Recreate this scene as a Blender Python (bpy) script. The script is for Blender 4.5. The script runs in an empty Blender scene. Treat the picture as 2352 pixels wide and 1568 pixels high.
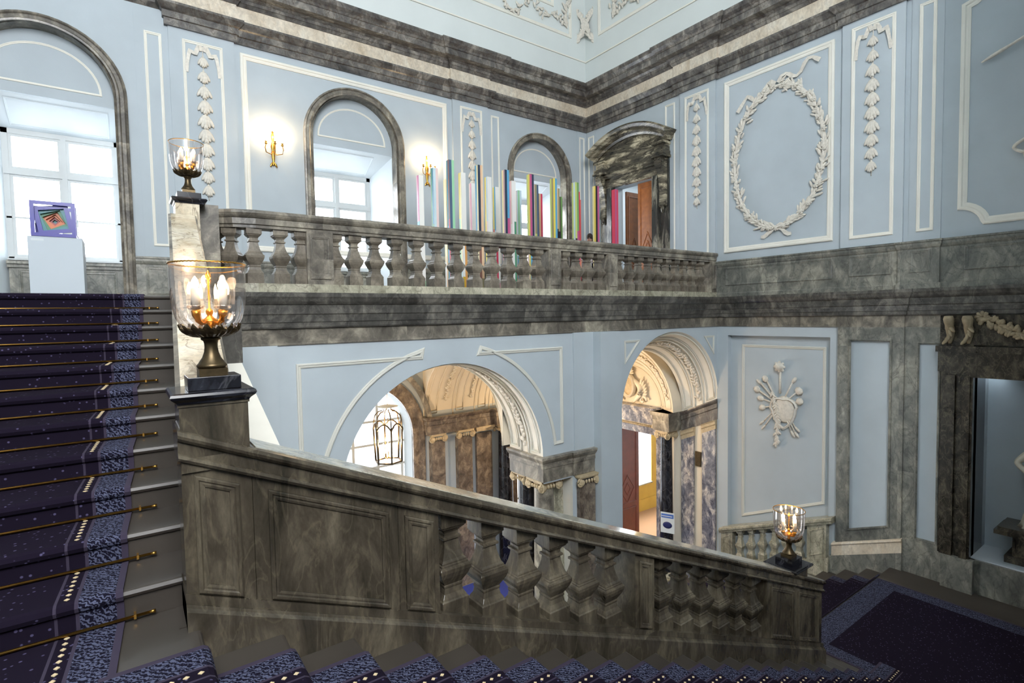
import bpy, bmesh, math, random
from mathutils import Vector, Matrix
from mathutils.geometry import tessellate_polygon
PI = math.pi
random.seed(7)
sc = bpy.context.scene
COL = sc.collection
# ------------------------------------------------------------------ camera, world, exposure, daylight
# eye level is z = 0; x runs along the window wall, y runs towards it (metres)
cam_d = bpy.data.cameras.new('camera'); cam_d.sensor_width = 36; cam_d.lens = 36 * 1220.0 / 2352
cam_d.clip_start = .05; cam_d.clip_end = 200
cam = bpy.data.objects.new('camera', cam_d); COL.objects.link(cam); sc.camera = cam
_y, _p, _r = math.radians(35.83), math.radians(-2.76), math.radians(-1.02)
_f = Vector((math.sin(_y) * math.cos(_p), math.cos(_y) * math.cos(_p), math.sin(_p)))
_x = Vector((math.cos(_y), -math.sin(_y), 0)); _u = _x.cross(_f)
_x2 = _x * math.cos(_r) + _u * math.sin(_r); _u2 = -_x * math.sin(_r) + _u * math.cos(_r)
cam.matrix_world = Matrix((_x2, _u2, -_f)).transposed().to_4x4()

sc.view_settings.view_transform = 'Standard'; sc.view_settings.look = 'None'
sc.view_settings.gamma = 1; sc.view_settings.use_curve_mapping = False
sc.view_settings.exposure = 0.78
sc.cycles.use_denoising = True
sc.cycles.max_bounces = 7; sc.cycles.diffuse_bounces = 4; sc.cycles.glossy_bounces = 3
sc.cycles.transmission_bounces = 4; sc.cycles.transparent_max_bounces = 12
sc.cycles.caustics_reflective = False; sc.cycles.caustics_refractive = False
sc.cycles.sample_clamp_indirect = 6
W = bpy.data.worlds.new('sky'); sc.world = W; W.use_nodes = True
W.node_tree.nodes['Background'].inputs[0].default_value = (.96, .975, 1.0, 1)
W.node_tree.nodes['Background'].inputs[1].default_value = 15.5

def area(name, loc, rot, sx, sy, power, color, spread=180):
    d = bpy.data.lights.new(name, 'AREA'); d.shape = 'RECTANGLE'; d.size = sx; d.size_y = sy
    d.energy = power; d.color = color; d.spread = math.radians(spread)
    o = bpy.data.objects.new(name, d); COL.objects.link(o); o.location = loc; o.rotation_euler = rot
    return o
DAY = (.93, .97, 1.0)
def portal(loc, rz, sx, sy):      # window openings through which the overcast sky is sampled
    o = area('window_portal', loc, (math.radians(-90), 0, rz), sx, sy, 1, (1, 1, 1)); o.data.cycles.is_portal = True
for c in (-.80, 4.05, 9.22): portal((c, 12.62, 2.22), 0, 1.6, 2.3)
for c in (4.08, 9.62): portal((c, 12.1, -4.0), 0, 2.5, 5.3)
portal((-.8, -5.45, 7.2), math.pi, 4.2, 6.4)      # unseen window opening behind the photographer, sized and placed for its light

# ------------------------------------------------------------------ materials
def S(r, g, b):
    f = lambda c: (c / 255 / 12.92) if c / 255 <= .04045 else ((c / 255 + .055) / 1.055) ** 2.4
    return (f(r), f(g), f(b), 1)
def newmat(name):
    m = bpy.data.materials.new(name); m.use_nodes = True
    nt = m.node_tree; return m, nt, nt.nodes['Principled BSDF']
def N(nt, t, **kw):
    n = nt.nodes.new(t)
    for k, v in kw.items():
        if k.startswith('i_'): n.inputs[int(k[2:])].default_value = v
        else: setattr(n, k, v)
    return n
def ramp(nt, stops):
    r = N(nt, 'ShaderNodeValToRGB'); e = r.color_ramp.elements
    e[0].position, e[0].color = stops[0]; e[1].position, e[1].color = stops[-1]
    for p, c in stops[1:-1]:
        x = e.new(p); x.color = c
    return r
def plain(name, col, rough=.5, metal=0, noise=.06, scale=3, bump=0, spec=None):
    m, nt, b = newmat(name)
    g = N(nt, 'ShaderNodeNewGeometry'); n = N(nt, 'ShaderNodeTexNoise'); n.inputs['Scale'].default_value = scale; n.inputs['Detail'].default_value = 4
    nt.links.new(g.outputs['Position'], n.inputs['Vector'])
    a = tuple(min(1, c * (1 - noise)) for c in col[:3]) + (1,); z = tuple(min(1, c * (1 + noise)) for c in col[:3]) + (1,)
    r = ramp(nt, [(.3, a), (.7, z)]); nt.links.new(n.outputs['Fac'], r.inputs[0]); nt.links.new(r.outputs[0], b.inputs['Base Color'])
    b.inputs['Roughness'].default_value = rough; b.inputs['Metallic'].default_value = metal
    if spec is not None: b.inputs['Specular IOR Level'].default_value = spec
    if bump:
        n2 = N(nt, 'ShaderNodeTexNoise'); n2.inputs['Scale'].default_value = 90; nt.links.new(g.outputs['Position'], n2.inputs['Vector'])
        bp = N(nt, 'ShaderNodeBump'); bp.inputs['Strength'].default_value = bump; bp.inputs['Distance'].default_value = .01
        nt.links.new(n2.outputs['Fac'], bp.inputs['Height']); nt.links.new(bp.outputs[0], b.inputs['Normal'])
    return m
def marble(name, dark, mid, light, vein, scale=1.0, rough=.3, block=1.1, tilt=(.5, .3, .6), veins=.5, var=.25, aniso=(1, 1.3, .75)):
    m, nt, b = newmat(name); L = nt.links.new
    g = N(nt, 'ShaderNodeNewGeometry'); oi = N(nt, 'ShaderNodeObjectInfo')
    # slabs: every stretch of 'block' metres comes from another part of the stone
    sn = N(nt, 'ShaderNodeVectorMath', operation='SCALE'); sn.inputs['Scale'].default_value = 1 / block
    fl = N(nt, 'ShaderNodeVectorMath', operation='FLOOR'); L(g.outputs['Position'], sn.inputs[0])
    ad0 = N(nt, 'ShaderNodeVectorMath', operation='ADD'); ad0.inputs[1].default_value = (.13, .37, .31)
    L(sn.outputs[0], ad0.inputs[0]); L(ad0.outputs[0], fl.inputs[0])
    wn = N(nt, 'ShaderNodeTexWhiteNoise'); L(fl.outputs[0], wn.inputs['Vector'])
    sc2 = N(nt, 'ShaderNodeVectorMath', operation='SCALE'); sc2.inputs['Scale'].default_value = 7; L(wn.outputs['Color'], sc2.inputs[0])
    ad = N(nt, 'ShaderNodeVectorMath', operation='ADD'); L(g.outputs['Position'], ad.inputs[0]); L(sc2.outputs[0], ad.inputs[1])
    mp = N(nt, 'ShaderNodeMapping'); mp.inputs['Rotation'].default_value = tilt; mp.inputs['Scale'].default_value = tuple(scale * a for a in aniso)
    L(ad.outputs[0], mp.inputs['Vector'])
    n1 = N(nt, 'ShaderNodeTexNoise'); n1.inputs['Scale'].default_value = 2.3; n1.inputs['Detail'].default_value = 9; n1.inputs['Roughness'].default_value = .62; n1.inputs['Distortion'].default_value = .8
    L(mp.outputs[0], n1.inputs['Vector'])
    r1 = ramp(nt, [(.30, dark), (.50, mid), (.68, light)]); L(n1.outputs['Fac'], r1.inputs[0])
    n2 = N(nt, 'ShaderNodeTexNoise'); n2.inputs['Scale'].default_value = 3.1; n2.inputs['Detail'].default_value = 6; n2.inputs['Distortion'].default_value = .9
    L(mp.outputs[0], n2.inputs['Vector'])
    r2 = ramp(nt, [(.475, (0, 0, 0, 1)), (.5, (1, 1, 1, 1)), (.525, (0, 0, 0, 1))]); L(n2.outputs['Fac'], r2.inputs[0])
    mu = N(nt, 'ShaderNodeMath', operation='MULTIPLY'); mu.inputs[1].default_value = veins; L(r2.outputs[0], mu.inputs[0])
    mx = N(nt, 'ShaderNodeMix', data_type='RGBA'); L(mu.outputs[0], mx.inputs[0]); L(r1.outputs[0], mx.inputs[6]); mx.inputs[7].default_value = vein
    n3 = N(nt, 'ShaderNodeTexNoise'); n3.inputs['Scale'].default_value = 17; n3.inputs['Detail'].default_value = 8; n3.inputs['Roughness'].default_value = .7; n3.inputs['Distortion'].default_value = .6
    L(mp.outputs[0], n3.inputs['Vector'])
    m3 = N(nt, 'ShaderNodeMapRange'); m3.inputs[1].default_value = .25; m3.inputs[2].default_value = .75; m3.inputs[3].default_value = .72; m3.inputs[4].default_value = 1.28; L(n3.outputs['Fac'], m3.inputs[0])
    # value shift per slab and per object
    su = N(nt, 'ShaderNodeMath', operation='ADD'); L(wn.outputs['Value'], su.inputs[0]); L(oi.outputs['Random'], su.inputs[1])
    mr = N(nt, 'ShaderNodeMapRange'); mr.inputs[1].default_value = 0; mr.inputs[2].default_value = 2; mr.inputs[3].default_value = 1 - var; mr.inputs[4].default_value = 1 + var
    L(su.outputs[0], mr.inputs[0])
    vm = N(nt, 'ShaderNodeVectorMath', operation='SCALE'); L(mx.outputs[2], vm.inputs[0]); mm = N(nt, 'ShaderNodeMath', operation='MULTIPLY'); L(mr.outputs[0], mm.inputs[0]); L(m3.outputs[0], mm.inputs[1]); L(mm.outputs[0], vm.inputs['Scale'])
    L(vm.outputs[0], b.inputs['Base Color']); b.inputs['Roughness'].default_value = rough
    return m
M = {}
M['blue'] = plain('pale_blue_plaster', S(183, 193, 199), .75, noise=.05, scale=1.4, bump=.05)
M['attic'] = plain('attic_plaster', S(220, 226, 224), .75, noise=.03, scale=1.0)
M['white'] = plain('white_stucco', S(236, 233, 222), .6, noise=.03)
M['relief'] = plain('carved_marble', S(222, 216, 204), .55, noise=.12, scale=22)
M['ivory'] = plain('ivory_vault_plaster', S(226, 216, 196), .7, noise=.03)
M['soft'] = plain('pale_stucco_moulding', S(212, 211, 202), .65, noise=.03)
M['winpaint'] = plain('white_window_paint', S(196, 200, 200), .5, noise=.03)
M['grey'] = marble('grey_brown_marble', S(66, 62, 56), S(116, 110, 100), S(176, 168, 150), S(190, 184, 168), 1.2, .32, 1.15, veins=.15)
M['baluster'] = marble('brown_grey_baluster_marble', S(78, 72, 62), S(118, 110, 98), S(150, 142, 126), S(70, 64, 54), 1.6, .3, 2.3, veins=.35, var=.15)
M['plinth'] = marble('pale_veined_plinth_marble', S(120, 116, 98), S(164, 160, 140), S(196, 190, 170), S(84, 80, 70), 1.6, .3, 1.6, veins=.6, var=.12)
M['belt'] = marble('dark_grey_marble', S(40, 39, 38), S(78, 76, 72), S(124, 120, 112), S(170, 166, 156), 1.5, .28, 1.4, veins=.14, var=.22)
M['cornice'] = marble('bluish_brown_cornice_marble', S(54, 52, 52), S(104, 100, 96), S(158, 152, 142), S(72, 56, 40), 1.4, .28, 1.3, veins=.6, var=.22)
M['cream'] = marble('cream_frieze_marble', S(196, 180, 156), S(216, 204, 184), S(228, 220, 204), S(180, 160, 130), .8, .35, 1.7, veins=.3, var=.08)
M['green'] = marble('olive_grey_marble', S(46, 42, 34), S(74, 67, 56), S(108, 100, 84), S(150, 138, 112), 1.1, .2, 2.1, tilt=(.1, .25, 0), veins=.12, var=.12, aniso=(1.7, 1.7, .55))
M['railtop'] = marble('rail_top_sheen_marble', S(128, 126, 114), S(176, 174, 160), S(214, 210, 198), S(90, 84, 76), 1.2, .12, 1.5, veins=.5, var=.15)  # rail marble lightened: the polished sheen is put into the colour
M['yellow'] = marble('yellow_veined_coping_marble', S(186, 170, 144), S(212, 200, 176), S(226, 218, 200), S(112, 94, 74), 1.3, .12, 9, tilt=(.9, .2, .3), veins=.7, var=.05)
M['stripe'] = marble('black_and_cream_striped_marble', S(30, 32, 30), S(86, 82, 72), S(206, 194, 164), S(20, 20, 20), 1.0, .25, 5, tilt=(.15, .35, 0), veins=.7, var=.05)
M['breccia'] = marble('blue_white_breccia_marble', S(62, 66, 80), S(128, 128, 136), S(222, 214, 204), S(44, 48, 62), 1.5, .2, 6, tilt=(.8, .2, .4), veins=.6, var=.08)
M['dado'] = marble('grey_dado_marble', S(84, 86, 82), S(124, 124, 116), S(170, 166, 152), S(66, 68, 66), 1.0, .3, 2.2, tilt=(.7, .3, .4), veins=.5, var=.15)
M['pil'] = marble('brown_pilaster_marble', S(70, 62, 56), S(116, 104, 92), S(156, 142, 124), S(78, 74, 76), 2.0, .25, 3.3, tilt=(.7, .5, .2), veins=.5, var=.15)
M['doorstripe'] = marble('black_cream_door_marble', S(26, 28, 26), S(90, 84, 70), S(214, 202, 172), S(18, 18, 18), 1.0, .25, 50, tilt=(-.25, 0, 0), veins=.8, var=.02, aniso=(.6, .5, 1.9))
M['jambstripe'] = marble('black_veined_jamb_marble', S(22, 24, 26), S(58, 58, 52), S(170, 164, 146), S(14, 14, 16), 1.0, .22, 50, tilt=(0, 0, 0), veins=.8, var=.02, aniso=(2.4, 2.4, .45))
M['black'] = marble('black_marble', S(16, 16, 20), S(26, 26, 32), S(52, 54, 62), S(150, 150, 154), 1.2, .18, 3, veins=.15, var=.1)
M['portal'] = marble('dark_portal_marble', S(24, 22, 18), S(52, 48, 42), S(92, 86, 72), S(120, 112, 92), 2.2, .2, 4, veins=.4, var=.15)
M['capital'] = plain('carved_capital_stone', S(190, 172, 140), .55, noise=.15, scale=18)
M['step'] = plain('worn_stair_stone', S(66, 60, 54), .42, noise=.12, scale=3)
M['carpet'] = None
M['gold'] = plain('gilt_bronze', S(214, 160, 74), .3, metal=1, noise=.1, scale=20)
M['brass'] = plain('brass_rod', S(196, 150, 74), .3, metal=1, noise=.05)
M['bronze'] = plain('dark_patinated_bronze', S(92, 78, 56), .4, metal=.85, noise=.25, scale=30)
M['candle'] = plain('ivory_candle_tube', S(250, 240, 220), .5, noise=.01)
M['whitebox'] = plain('white_painted_plinth', S(196, 206, 214), .6, noise=.01)
M['oak'] = plain('lit_brown_wood', S(160, 94, 42), .35, noise=.18, scale=9)  # door wood with the light on the closed leaf put into its colour
M['oakshade'] = plain('shaded_brown_wood', S(112, 66, 30), .4, noise=.2, scale=9)  # same door wood, the open leaf's shade put into its colour
M['mahog'] = plain('mahogany_wood', S(88, 38, 24), .4, noise=.25, scale=6)
M['sand'] = plain('sand_coloured_carpet', S(168, 128, 92), .9, noise=.06, scale=40)
M['ochre'] = plain('ochre_wall_paint', S(200, 160, 70), .8)
M['roomwhite'] = plain('white_room_wall', S(214, 222, 226), .8, noise=.02)
M['marsh'] = plain('ground_floor_stone', S(120, 116, 108), .4, noise=.1)
M['bluerug'] = plain('bright_blue_rug', S(52, 66, 150), .9, noise=.2, scale=60)
M['skin'] = plain('skin', S(206, 160, 136), .55, noise=.03)
M['hair'] = plain('dark_hair', S(60, 44, 36), .6, noise=.1)
M['cloth'] = plain('pale_cloth', S(226, 222, 224), .8, noise=.04)
M['carve2'] = plain('shaded_carved_stone', S(150, 136, 110), .6, noise=.2, scale=14)  # capital stone darkened, with the shade at the right edge in its colour
M['statue'] = plain('white_statue_marble', S(196, 190, 172), .45, noise=.06, scale=6)
def carpet_mat(name, base, c2, sc_=60, lo=.5, hi=.62):
    m, nt, b = newmat(name); g = N(nt, 'ShaderNodeNewGeometry')
    v = N(nt, 'ShaderNodeTexVoronoi'); v.inputs['Scale'].default_value = sc_; nt.links.new(g.outputs['Position'], v.inputs['Vector'])
    r = ramp(nt, [(.12, c2), (.2, base), (1, base)]); nt.links.new(v.outputs['Distance'], r.inputs[0])
    nt.links.new(r.outputs[0], b.inputs['Base Color']); b.inputs['Roughness'].default_value = .95; b.inputs['Specular IOR Level'].default_value = .1
    return m
M['field'] = carpet_mat('navy_carpet_field', S(26, 20, 34), S(84, 78, 108), 26)
def border_mat():
    m, nt, b = newmat('leaf_patterned_carpet_border'); g = N(nt, 'ShaderNodeNewGeometry')
    mp = N(nt, 'ShaderNodeMapping'); mp.inputs['Scale'].default_value = (1, 1, 1); nt.links.new(g.outputs['Position'], mp.inputs[0])
    w = N(nt, 'ShaderNodeTexWave'); w.wave_type = 'BANDS'; w.bands_direction = 'DIAGONAL'; w.inputs['Scale'].default_value = 21; w.inputs['Distortion'].default_value = 9; w.inputs['Detail'].default_value = 3; w.inputs['Detail Scale'].default_value = 2.5
    nt.links.new(mp.outputs[0], w.inputs['Vector'])
    r = ramp(nt, [(.3, S(22, 20, 34)), (.55, S(50, 50, 70)), (.8, S(88, 92, 114))]); nt.links.new(w.outputs['Fac'], r.inputs[0])
    nt.links.new(r.outputs[0], b.inputs['Base Color']); b.inputs['Roughness'].default_value = .95; b.inputs['Specular IOR Level'].default_value = .1
    return m
M['border'] = border_mat()
M['bead'] = plain('cream_carpet_bead', S(222, 200, 160), .95, noise=.05)
M['stripe_c'] = plain('carpet_stripe', S(54, 46, 64), .95)
def emis(name, col, st):
    m, nt, b = newmat(name); b.inputs['Base Color'].default_value = col; b.inputs['Emission Color'].default_value = col; b.inputs['Emission Strength'].default_value = st
    return m
M['bulb'] = emis('glowing_bulb', (1, .74, .42, 1), 22)
def glass(name, tint, tr=.86, rough=.03):
    m, nt, b = newmat(name); nt.nodes.remove(b)
    t = N(nt, 'ShaderNodeBsdfTransparent'); t.inputs[0].default_value = tint
    g = N(nt, 'ShaderNodeBsdfGlossy'); g.inputs['Roughness'].default_value = rough; g.inputs[0].default_value = (1, 1, 1, 1)
    lw = N(nt, 'ShaderNodeLayerWeight'); lw.inputs[0].default_value = .35
    mr = N(nt, 'ShaderNodeMapRange'); mr.inputs[3].default_value = 1 - tr - .02; mr.inputs[4].default_value = .6; nt.links.new(lw.outputs['Facing'], mr.inputs[0])
    mx = N(nt, 'ShaderNodeMixShader'); nt.links.new(mr.outputs[0], mx.inputs[0]); nt.links.new(t.outputs[0], mx.inputs[1]); nt.links.new(g.outputs[0], mx.inputs[2])
    nt.links.new(mx.outputs[0], nt.nodes['Material Output'].inputs[0]); return m
M['bowl'] = glass('clear_blown_glass', (.96, .91, .89, 1), .80)
M['pane'] = glass('window_glass', (.82, .84, .86, 1), .93)
M['panelow'] = glass('sky_dimming_garden_glass', (.45, .46, .47, 1), .95)  # grey tint added to dim the bright sky behind

# ------------------------------------------------------------------ mesh helpers
class MB:
    def __init__(s): s.v = []; s.f = []; s.m = []; s.s = []
    def add(s, vs, fs, mi=0, sm=False):
        o = len(s.v); s.v += [tuple(v) for v in vs]
        for f in fs: s.f.append(tuple(i + o for i in f)); s.m.append(mi); s.s.append(sm)
    def box(s, x0, x1, y0, y1, z0, z1, mi=0):
        s.hexa([(x0, y0, z0), (x1, y0, z0), (x1, y1, z0), (x0, y1, z0), (x0, y0, z1), (x1, y0, z1), (x1, y1, z1), (x0, y1, z1)], mi)
    def hexa(s, p, mi=0):
        s.add(p, [(0, 3, 2, 1), (4, 5, 6, 7), (0, 1, 5, 4), (1, 2, 6, 5), (2, 3, 7, 6), (3, 0, 4, 7)], mi)
    def pbox(s, P, u0, u1, v0, v1, n0, n1, mi=0):
        s.hexa([P(u0, v0, n0), P(u1, v0, n0), P(u1, v0, n1), P(u0, v0, n1), P(u0, v1, n0), P(u1, v1, n0), P(u1, v1, n1), P(u0, v1, n1)], mi)
    def rings(s, R, closed=False, cap=True, mi=0, sm=False, loop=True):
        k = len(R[0]); o = len(s.v)
        vs = [p for r in R for p in r]; fs = []
        nr = len(R)
        for i in range(nr if closed else nr - 1):
            j = (i + 1) % nr
            for a in range(k if loop else k - 1):
                b = (a + 1) % k
                fs.append((i * k + a, i * k + b, j * k + b, j * k + a))
        if cap and not closed and loop: fs += [tuple(range(k - 1, -1, -1)), tuple((nr - 1) * k + a for a in range(k))]
        s.add(vs, fs, mi, sm)
    def lathe(s, c, prof, seg=24, sm=True, mi=0, cap=False, sx=1, sy=1):
        R = [[(c[0] + r * sx * math.cos(2 * PI * a / seg), c[1] + r * sy * math.sin(2 * PI * a / seg), c[2] + z) for a in range(seg)] for r, z in prof]
        s.rings(R, cap=cap, mi=mi, sm=sm)
    def square(s, c, prof, mi=0, rot=0):
        R = []
        for r, z in prof:
            R.append([(c[0] + r * (math.cos(rot) * a - math.sin(rot) * b), c[1] + r * (math.sin(rot) * a + math.cos(rot) * b), c[2] + z) for a, b in ((-1, -1), (1, -1), (1, 1), (-1, 1))])
        s.rings(R, mi=mi)
    def tube(s, pts, r, seg=6, closed=False, mi=0, rads=None):
        pts = [Vector(p) for p in pts]; R = []; n = len(pts)
        for i, p in enumerate(pts):
            a = pts[i - 1] if (i or closed) else p; b = pts[(i + 1) % n] if (i < n - 1 or closed) else p
            d = (b - a); d = d.normalized() if d.length > 1e-9 else Vector((0, 0, 1))
            h = Vector((0, 0, 1)) if abs(d.z) < .93 else Vector((1, 0, 0))
            e1 = d.cross(h).normalized(); e2 = d.cross(e1)
            rr = rads[i] if rads else r
            R.append([tuple(p + e1 * rr * math.cos(2 * PI * k / seg) + e2 * rr * math.sin(2 * PI * k / seg)) for k in range(seg)])
        s.rings(R, closed=closed, mi=mi, sm=True)
    def ell(s, c, ax, seg=8, rg=5, mi=0):
        """ellipsoid with three axis vectors"""
        c = Vector(c); ax = [Vector(a) for a in ax]; R = []
        for i in range(rg + 1):
            t = PI * i / rg; z = -math.cos(t); rr = max(math.sin(t), .02)
            R.append([tuple(c + ax[0] * rr * math.cos(2 * PI * k / seg) + ax[1] * rr * math.sin(2 * PI * k / seg) + ax[2] * z) for k in range(seg)])
        s.rings(R, mi=mi, sm=True)
    def build(s, name, mats, parent=None, bevel=0, subs=0, kind=None):
        me = bpy.data.meshes.new(name); me.from_pydata(s.v, [], s.f)
        if not isinstance(mats, (list, tuple)): mats = [mats]
        for m in mats: me.materials.append(M[m] if isinstance(m, str) else m)
        me.polygons.foreach_set('material_index', s.m); me.polygons.foreach_set('use_smooth', s.s)
        bm = bmesh.new(); bm.from_mesh(me); bmesh.ops.recalc_face_normals(bm, faces=bm.faces); bm.to_mesh(me); bm.free()
        me.update()
        o = bpy.data.objects.new(name, me); COL.objects.link(o)
        if parent: o.parent = parent; o.matrix_parent_inverse = Matrix.Translation(parent.location).inverted() if False else Matrix.Identity(4)
        if bevel:
            b = o.modifiers.new('bevel', 'BEVEL'); b.width = bevel; b.segments = 2; b.limit_method = 'ANGLE'; b.angle_limit = math.radians(40)
        if kind: o['kind'] = kind
        return o
def tag(o, label, cat, group=None, kind=None):
    o['label'] = label; o['category'] = cat
    if group: o['group'] = group
    if kind: o['kind'] = kind
    return o
def empty(name, loc=(0, 0, 0), label=None, cat=None, group=None, kind=None):
    o = bpy.data.objects.new(name, None); COL.objects.link(o); o.location = loc; o.empty_display_size = .1
    if label: o['label'] = label
    if cat: o['category'] = cat
    if group: o['group'] = group
    if kind: o['kind'] = kind
    return o
def copytree(o, loc, label=None, group=None, parent=None):
    c = o.copy(); COL.objects.link(c)
    if parent: c.parent = parent
    else:
        c.location = loc
        if label: c['label'] = label
        if group: c['group'] = group
    for ch in [x for x in SRC[o.name]]: copytree(ch, None, parent=c)
    return c
SRC = {}
def snapshot(o):
    SRC[o.name] = list(o.children)
    for c in o.children: snapshot(c)

# planes: (u, v, n) -> point, n towards the room
YA = 11.48; XB = 11.1; YG = 7.2
def PA(u, v, n=0): return (u, YA - n, v)
def PB(u, v, n=0): return (XB - n, u, v)
def PG(u, v, n=0): return (u, YG - n, v)
def shift(P, d): return lambda u, v, n=0: P(u, v, n + d)

def offset_loop(pts, d):
    """inward offset of a closed counter-clockwise polygon"""
    n = len(pts); out = []
    area2 = sum(pts[i][0] * pts[(i + 1) % n][1] - pts[(i + 1) % n][0] * pts[i][1] for i in range(n))
    sg = 1 if area2 > 0 else -1
    for i in range(n):
        a, b, c = Vector(pts[i - 1]), Vector(pts[i]), Vector(pts[(i + 1) % n])
        e1 = (b - a).normalized(); e2 = (c - b).normalized()
        n1 = Vector((-e1.y, e1.x)) * sg; n2 = Vector((-e2.y, e2.x)) * sg
        m = n1 + n2; q = max(m.dot(n1), .25)
        out.append(tuple(b + m * (d / q)))
    return out
def frame(mb, P, pts, prof, mi=0):
    """closed moulding along polygon pts, prof = [(inward offset, height n)]"""
    L = [offset_loop(pts, d) for d, n in prof]; k = len(pts)
    R = [[P(L[j][i][0], L[j][i][1], prof[j][1]) for j in range(len(prof))] for i in range(k)]
    mb.rings(R, closed=True, mi=mi)
def strip(mb, P, path, prof, mi=0, flip=1):
    """open moulding along a path, offsets to its left"""
    n = len(path); R = []
    for i in range(n):
        b = Vector(path[i]); a = Vector(path[i - 1]) if i else None; c = Vector(path[i + 1]) if i < n - 1 else None
        e1 = (b - a).normalized() if a is not None else (c - b).normalized(); e2 = (c - b).normalized() if c is not None else e1
        n1 = Vector((-e1.y, e1.x)); n2 = Vector((-e2.y, e2.x)); m = n1 + n2; q = max(m.dot(n1), .2)
        R.append([P(*(b + m * (flip * d / q)), h) for d, h in prof])
    mb.rings(R, mi=mi)
def rect(u0, u1, v0, v1): return [(u0, v0), (u1, v0), (u1, v1), (u0, v1)]
def arc(uc, vc, r, a0, a1, n): return [(uc + r * math.cos(a0 + (a1 - a0) * i / n), vc + r * math.sin(a0 + (a1 - a0) * i / n)) for i in range(n + 1)]
def archpoly(uc, half, v0, vs, n=28, rise=None):
    rise = rise or half
    return [(uc - half, v0), (uc + half, v0)] + [(uc + half * math.cos(PI * i / n), vs + rise * math.sin(PI * i / n)) for i in range(n + 1)]
def archpath(uc, r, v0, vs, n=28): return [(uc + r, v0)] + arc(uc, vs, r, 0, PI, n) + [(uc - r, v0)]
def wall(mb, P, outer, holes, n0=0, n1=-.3, mi=0, edge=True, back=True, hmi=None):
    """flat wall with holes, from n0 (front) to n1 (back)"""
    loops = [outer] + holes
    pts = [p for l in loops for p in l]
    tr = tessellate_polygon([[Vector((a, b, 0)) for a, b in l] for l in loops])
    mb.add([P(a, b, n0) for a, b in pts], tr, mi)
    if back: mb.add([P(a, b, n1) for a, b in pts], tr, mi)
    if edge:
        for q, l in enumerate(loops):
            k = len(l)
            mb.add([P(a, b, n0) for a, b in l] + [P(a, b, n1) for a, b in l], [(i, (i + 1) % k, k + (i + 1) % k, k + i) for i in range(k)], mi if not q or hmi is None else hmi)
def hsweep(mb, path, prof, mi=0, cap=True, open_prof=False):
    """sweep (out, z) profile along plan path [(x, y, z)]; out = right-hand side"""
    n = len(path); R = []
    P3 = [Vector(p if len(p) == 3 else (p[0], p[1], 0)) for p in path]
    for i in range(n):
        b = P3[i].xy; e1 = (b - P3[i - 1].xy).normalized() if i else None; e2 = (P3[i + 1].xy - b).normalized() if i < n - 1 else None
        if e1 is None: e1 = e2
        if e2 is None: e2 = e1
        n1 = Vector((e1.y, -e1.x)); n2 = Vector((e2.y, -e2.x)); m = n1 + n2; q = max(m.dot(n1), .15)
        R.append([(b.x + m.x * o / q, b.y + m.y * o / q, P3[i].z + z) for o, z in prof])
    mb.rings(R, mi=mi, cap=cap)
MOULD = [(0, 0), (0, .022), (.012, .03), (.03, .03), (.04, .018), (.055, .02), (.075, .012), (.075, 0)]
def mprof(w, h): return [(d / .075 * w, n / .03 * h) for d, n in MOULD]

# ------------------------------------------------------------------ upper hall: window wall, right wall, attic, ceiling
FLOOR = .285; GROUND = -6.755; MID = -1.475; LOW = -4.675
WC = (-.95, 4.2, 9.35); WG = (-.80, 4.05, 9.22)      # arch centres, window centres
def struct(o): o['kind'] = 'structure'; return o
mb = MB()
holes = [archpoly(c, .96, FLOOR + .001, 3.84) for c in WC]
wall(mb, PA, rect(-3.4, 11.1, FLOOR, 6.2), holes, 0, -.26, edge=True)
wall_back = struct(mb.build('wall_back', 'blue'))
mb = MB(); mb.box(-3.4, 11.6, 11.48, 11.9, 6.2, 11.2); mb.box(11.1, 11.5, -5, 11.48, 6.2, 11.2)
struct(mb.build('wall_attic', 'attic'))
mb = MB(); wall(mb, PB, rect(-5, 11.7, FLOOR - .0, 6.2), [rect(9.02, 10.36, FLOOR + .001, 3.48)], 0, -.3)
wall_right = struct(mb.build('wall_right', 'blue'))
mb = MB(); mb.box(-3.8, 11.6, -5.2, 12.2, 11.2, 11.4)
struct(mb.build('ceiling', 'attic'))
mb = MB(); mb.box(-3.7, -3.4, -5, 12.6, GROUND, 11.2)
struct(mb.build('wall_left', 'blue'))

mb = MB(); wall(mb, lambda u, v, n=0: (u, -5 + n, v), rect(-3.7, 11.4, GROUND, 11.2), [rect(-2.9, 1.3, 4.0, 10.4)], 0, -.4)
struct(mb.build('wall_front', 'blue'))
mb = MB(); mb.box(-3.4, 11.1, -5, -1.5, .05, FLOOR); mb.box(-3.4, 11.1, -1.6, -1.35, .05, 1.3); struct(mb.build('shading_near_parapet', 'grey'))  # unseen gallery slab and parapet, added to shade the foreground
mb = MB(); mb.box(-3.4, 11.1, -1.6, -1.5, GROUND, .05); struct(mb.build('wall_near_lower', 'blue'))
mb = MB(); mb.box(8.5, 11.1, .5, 1.38, GROUND, 11.2); struct(mb.build('light_blocking_pier', 'blue'))  # unseen pier added to shade the near end of the right wall
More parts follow.
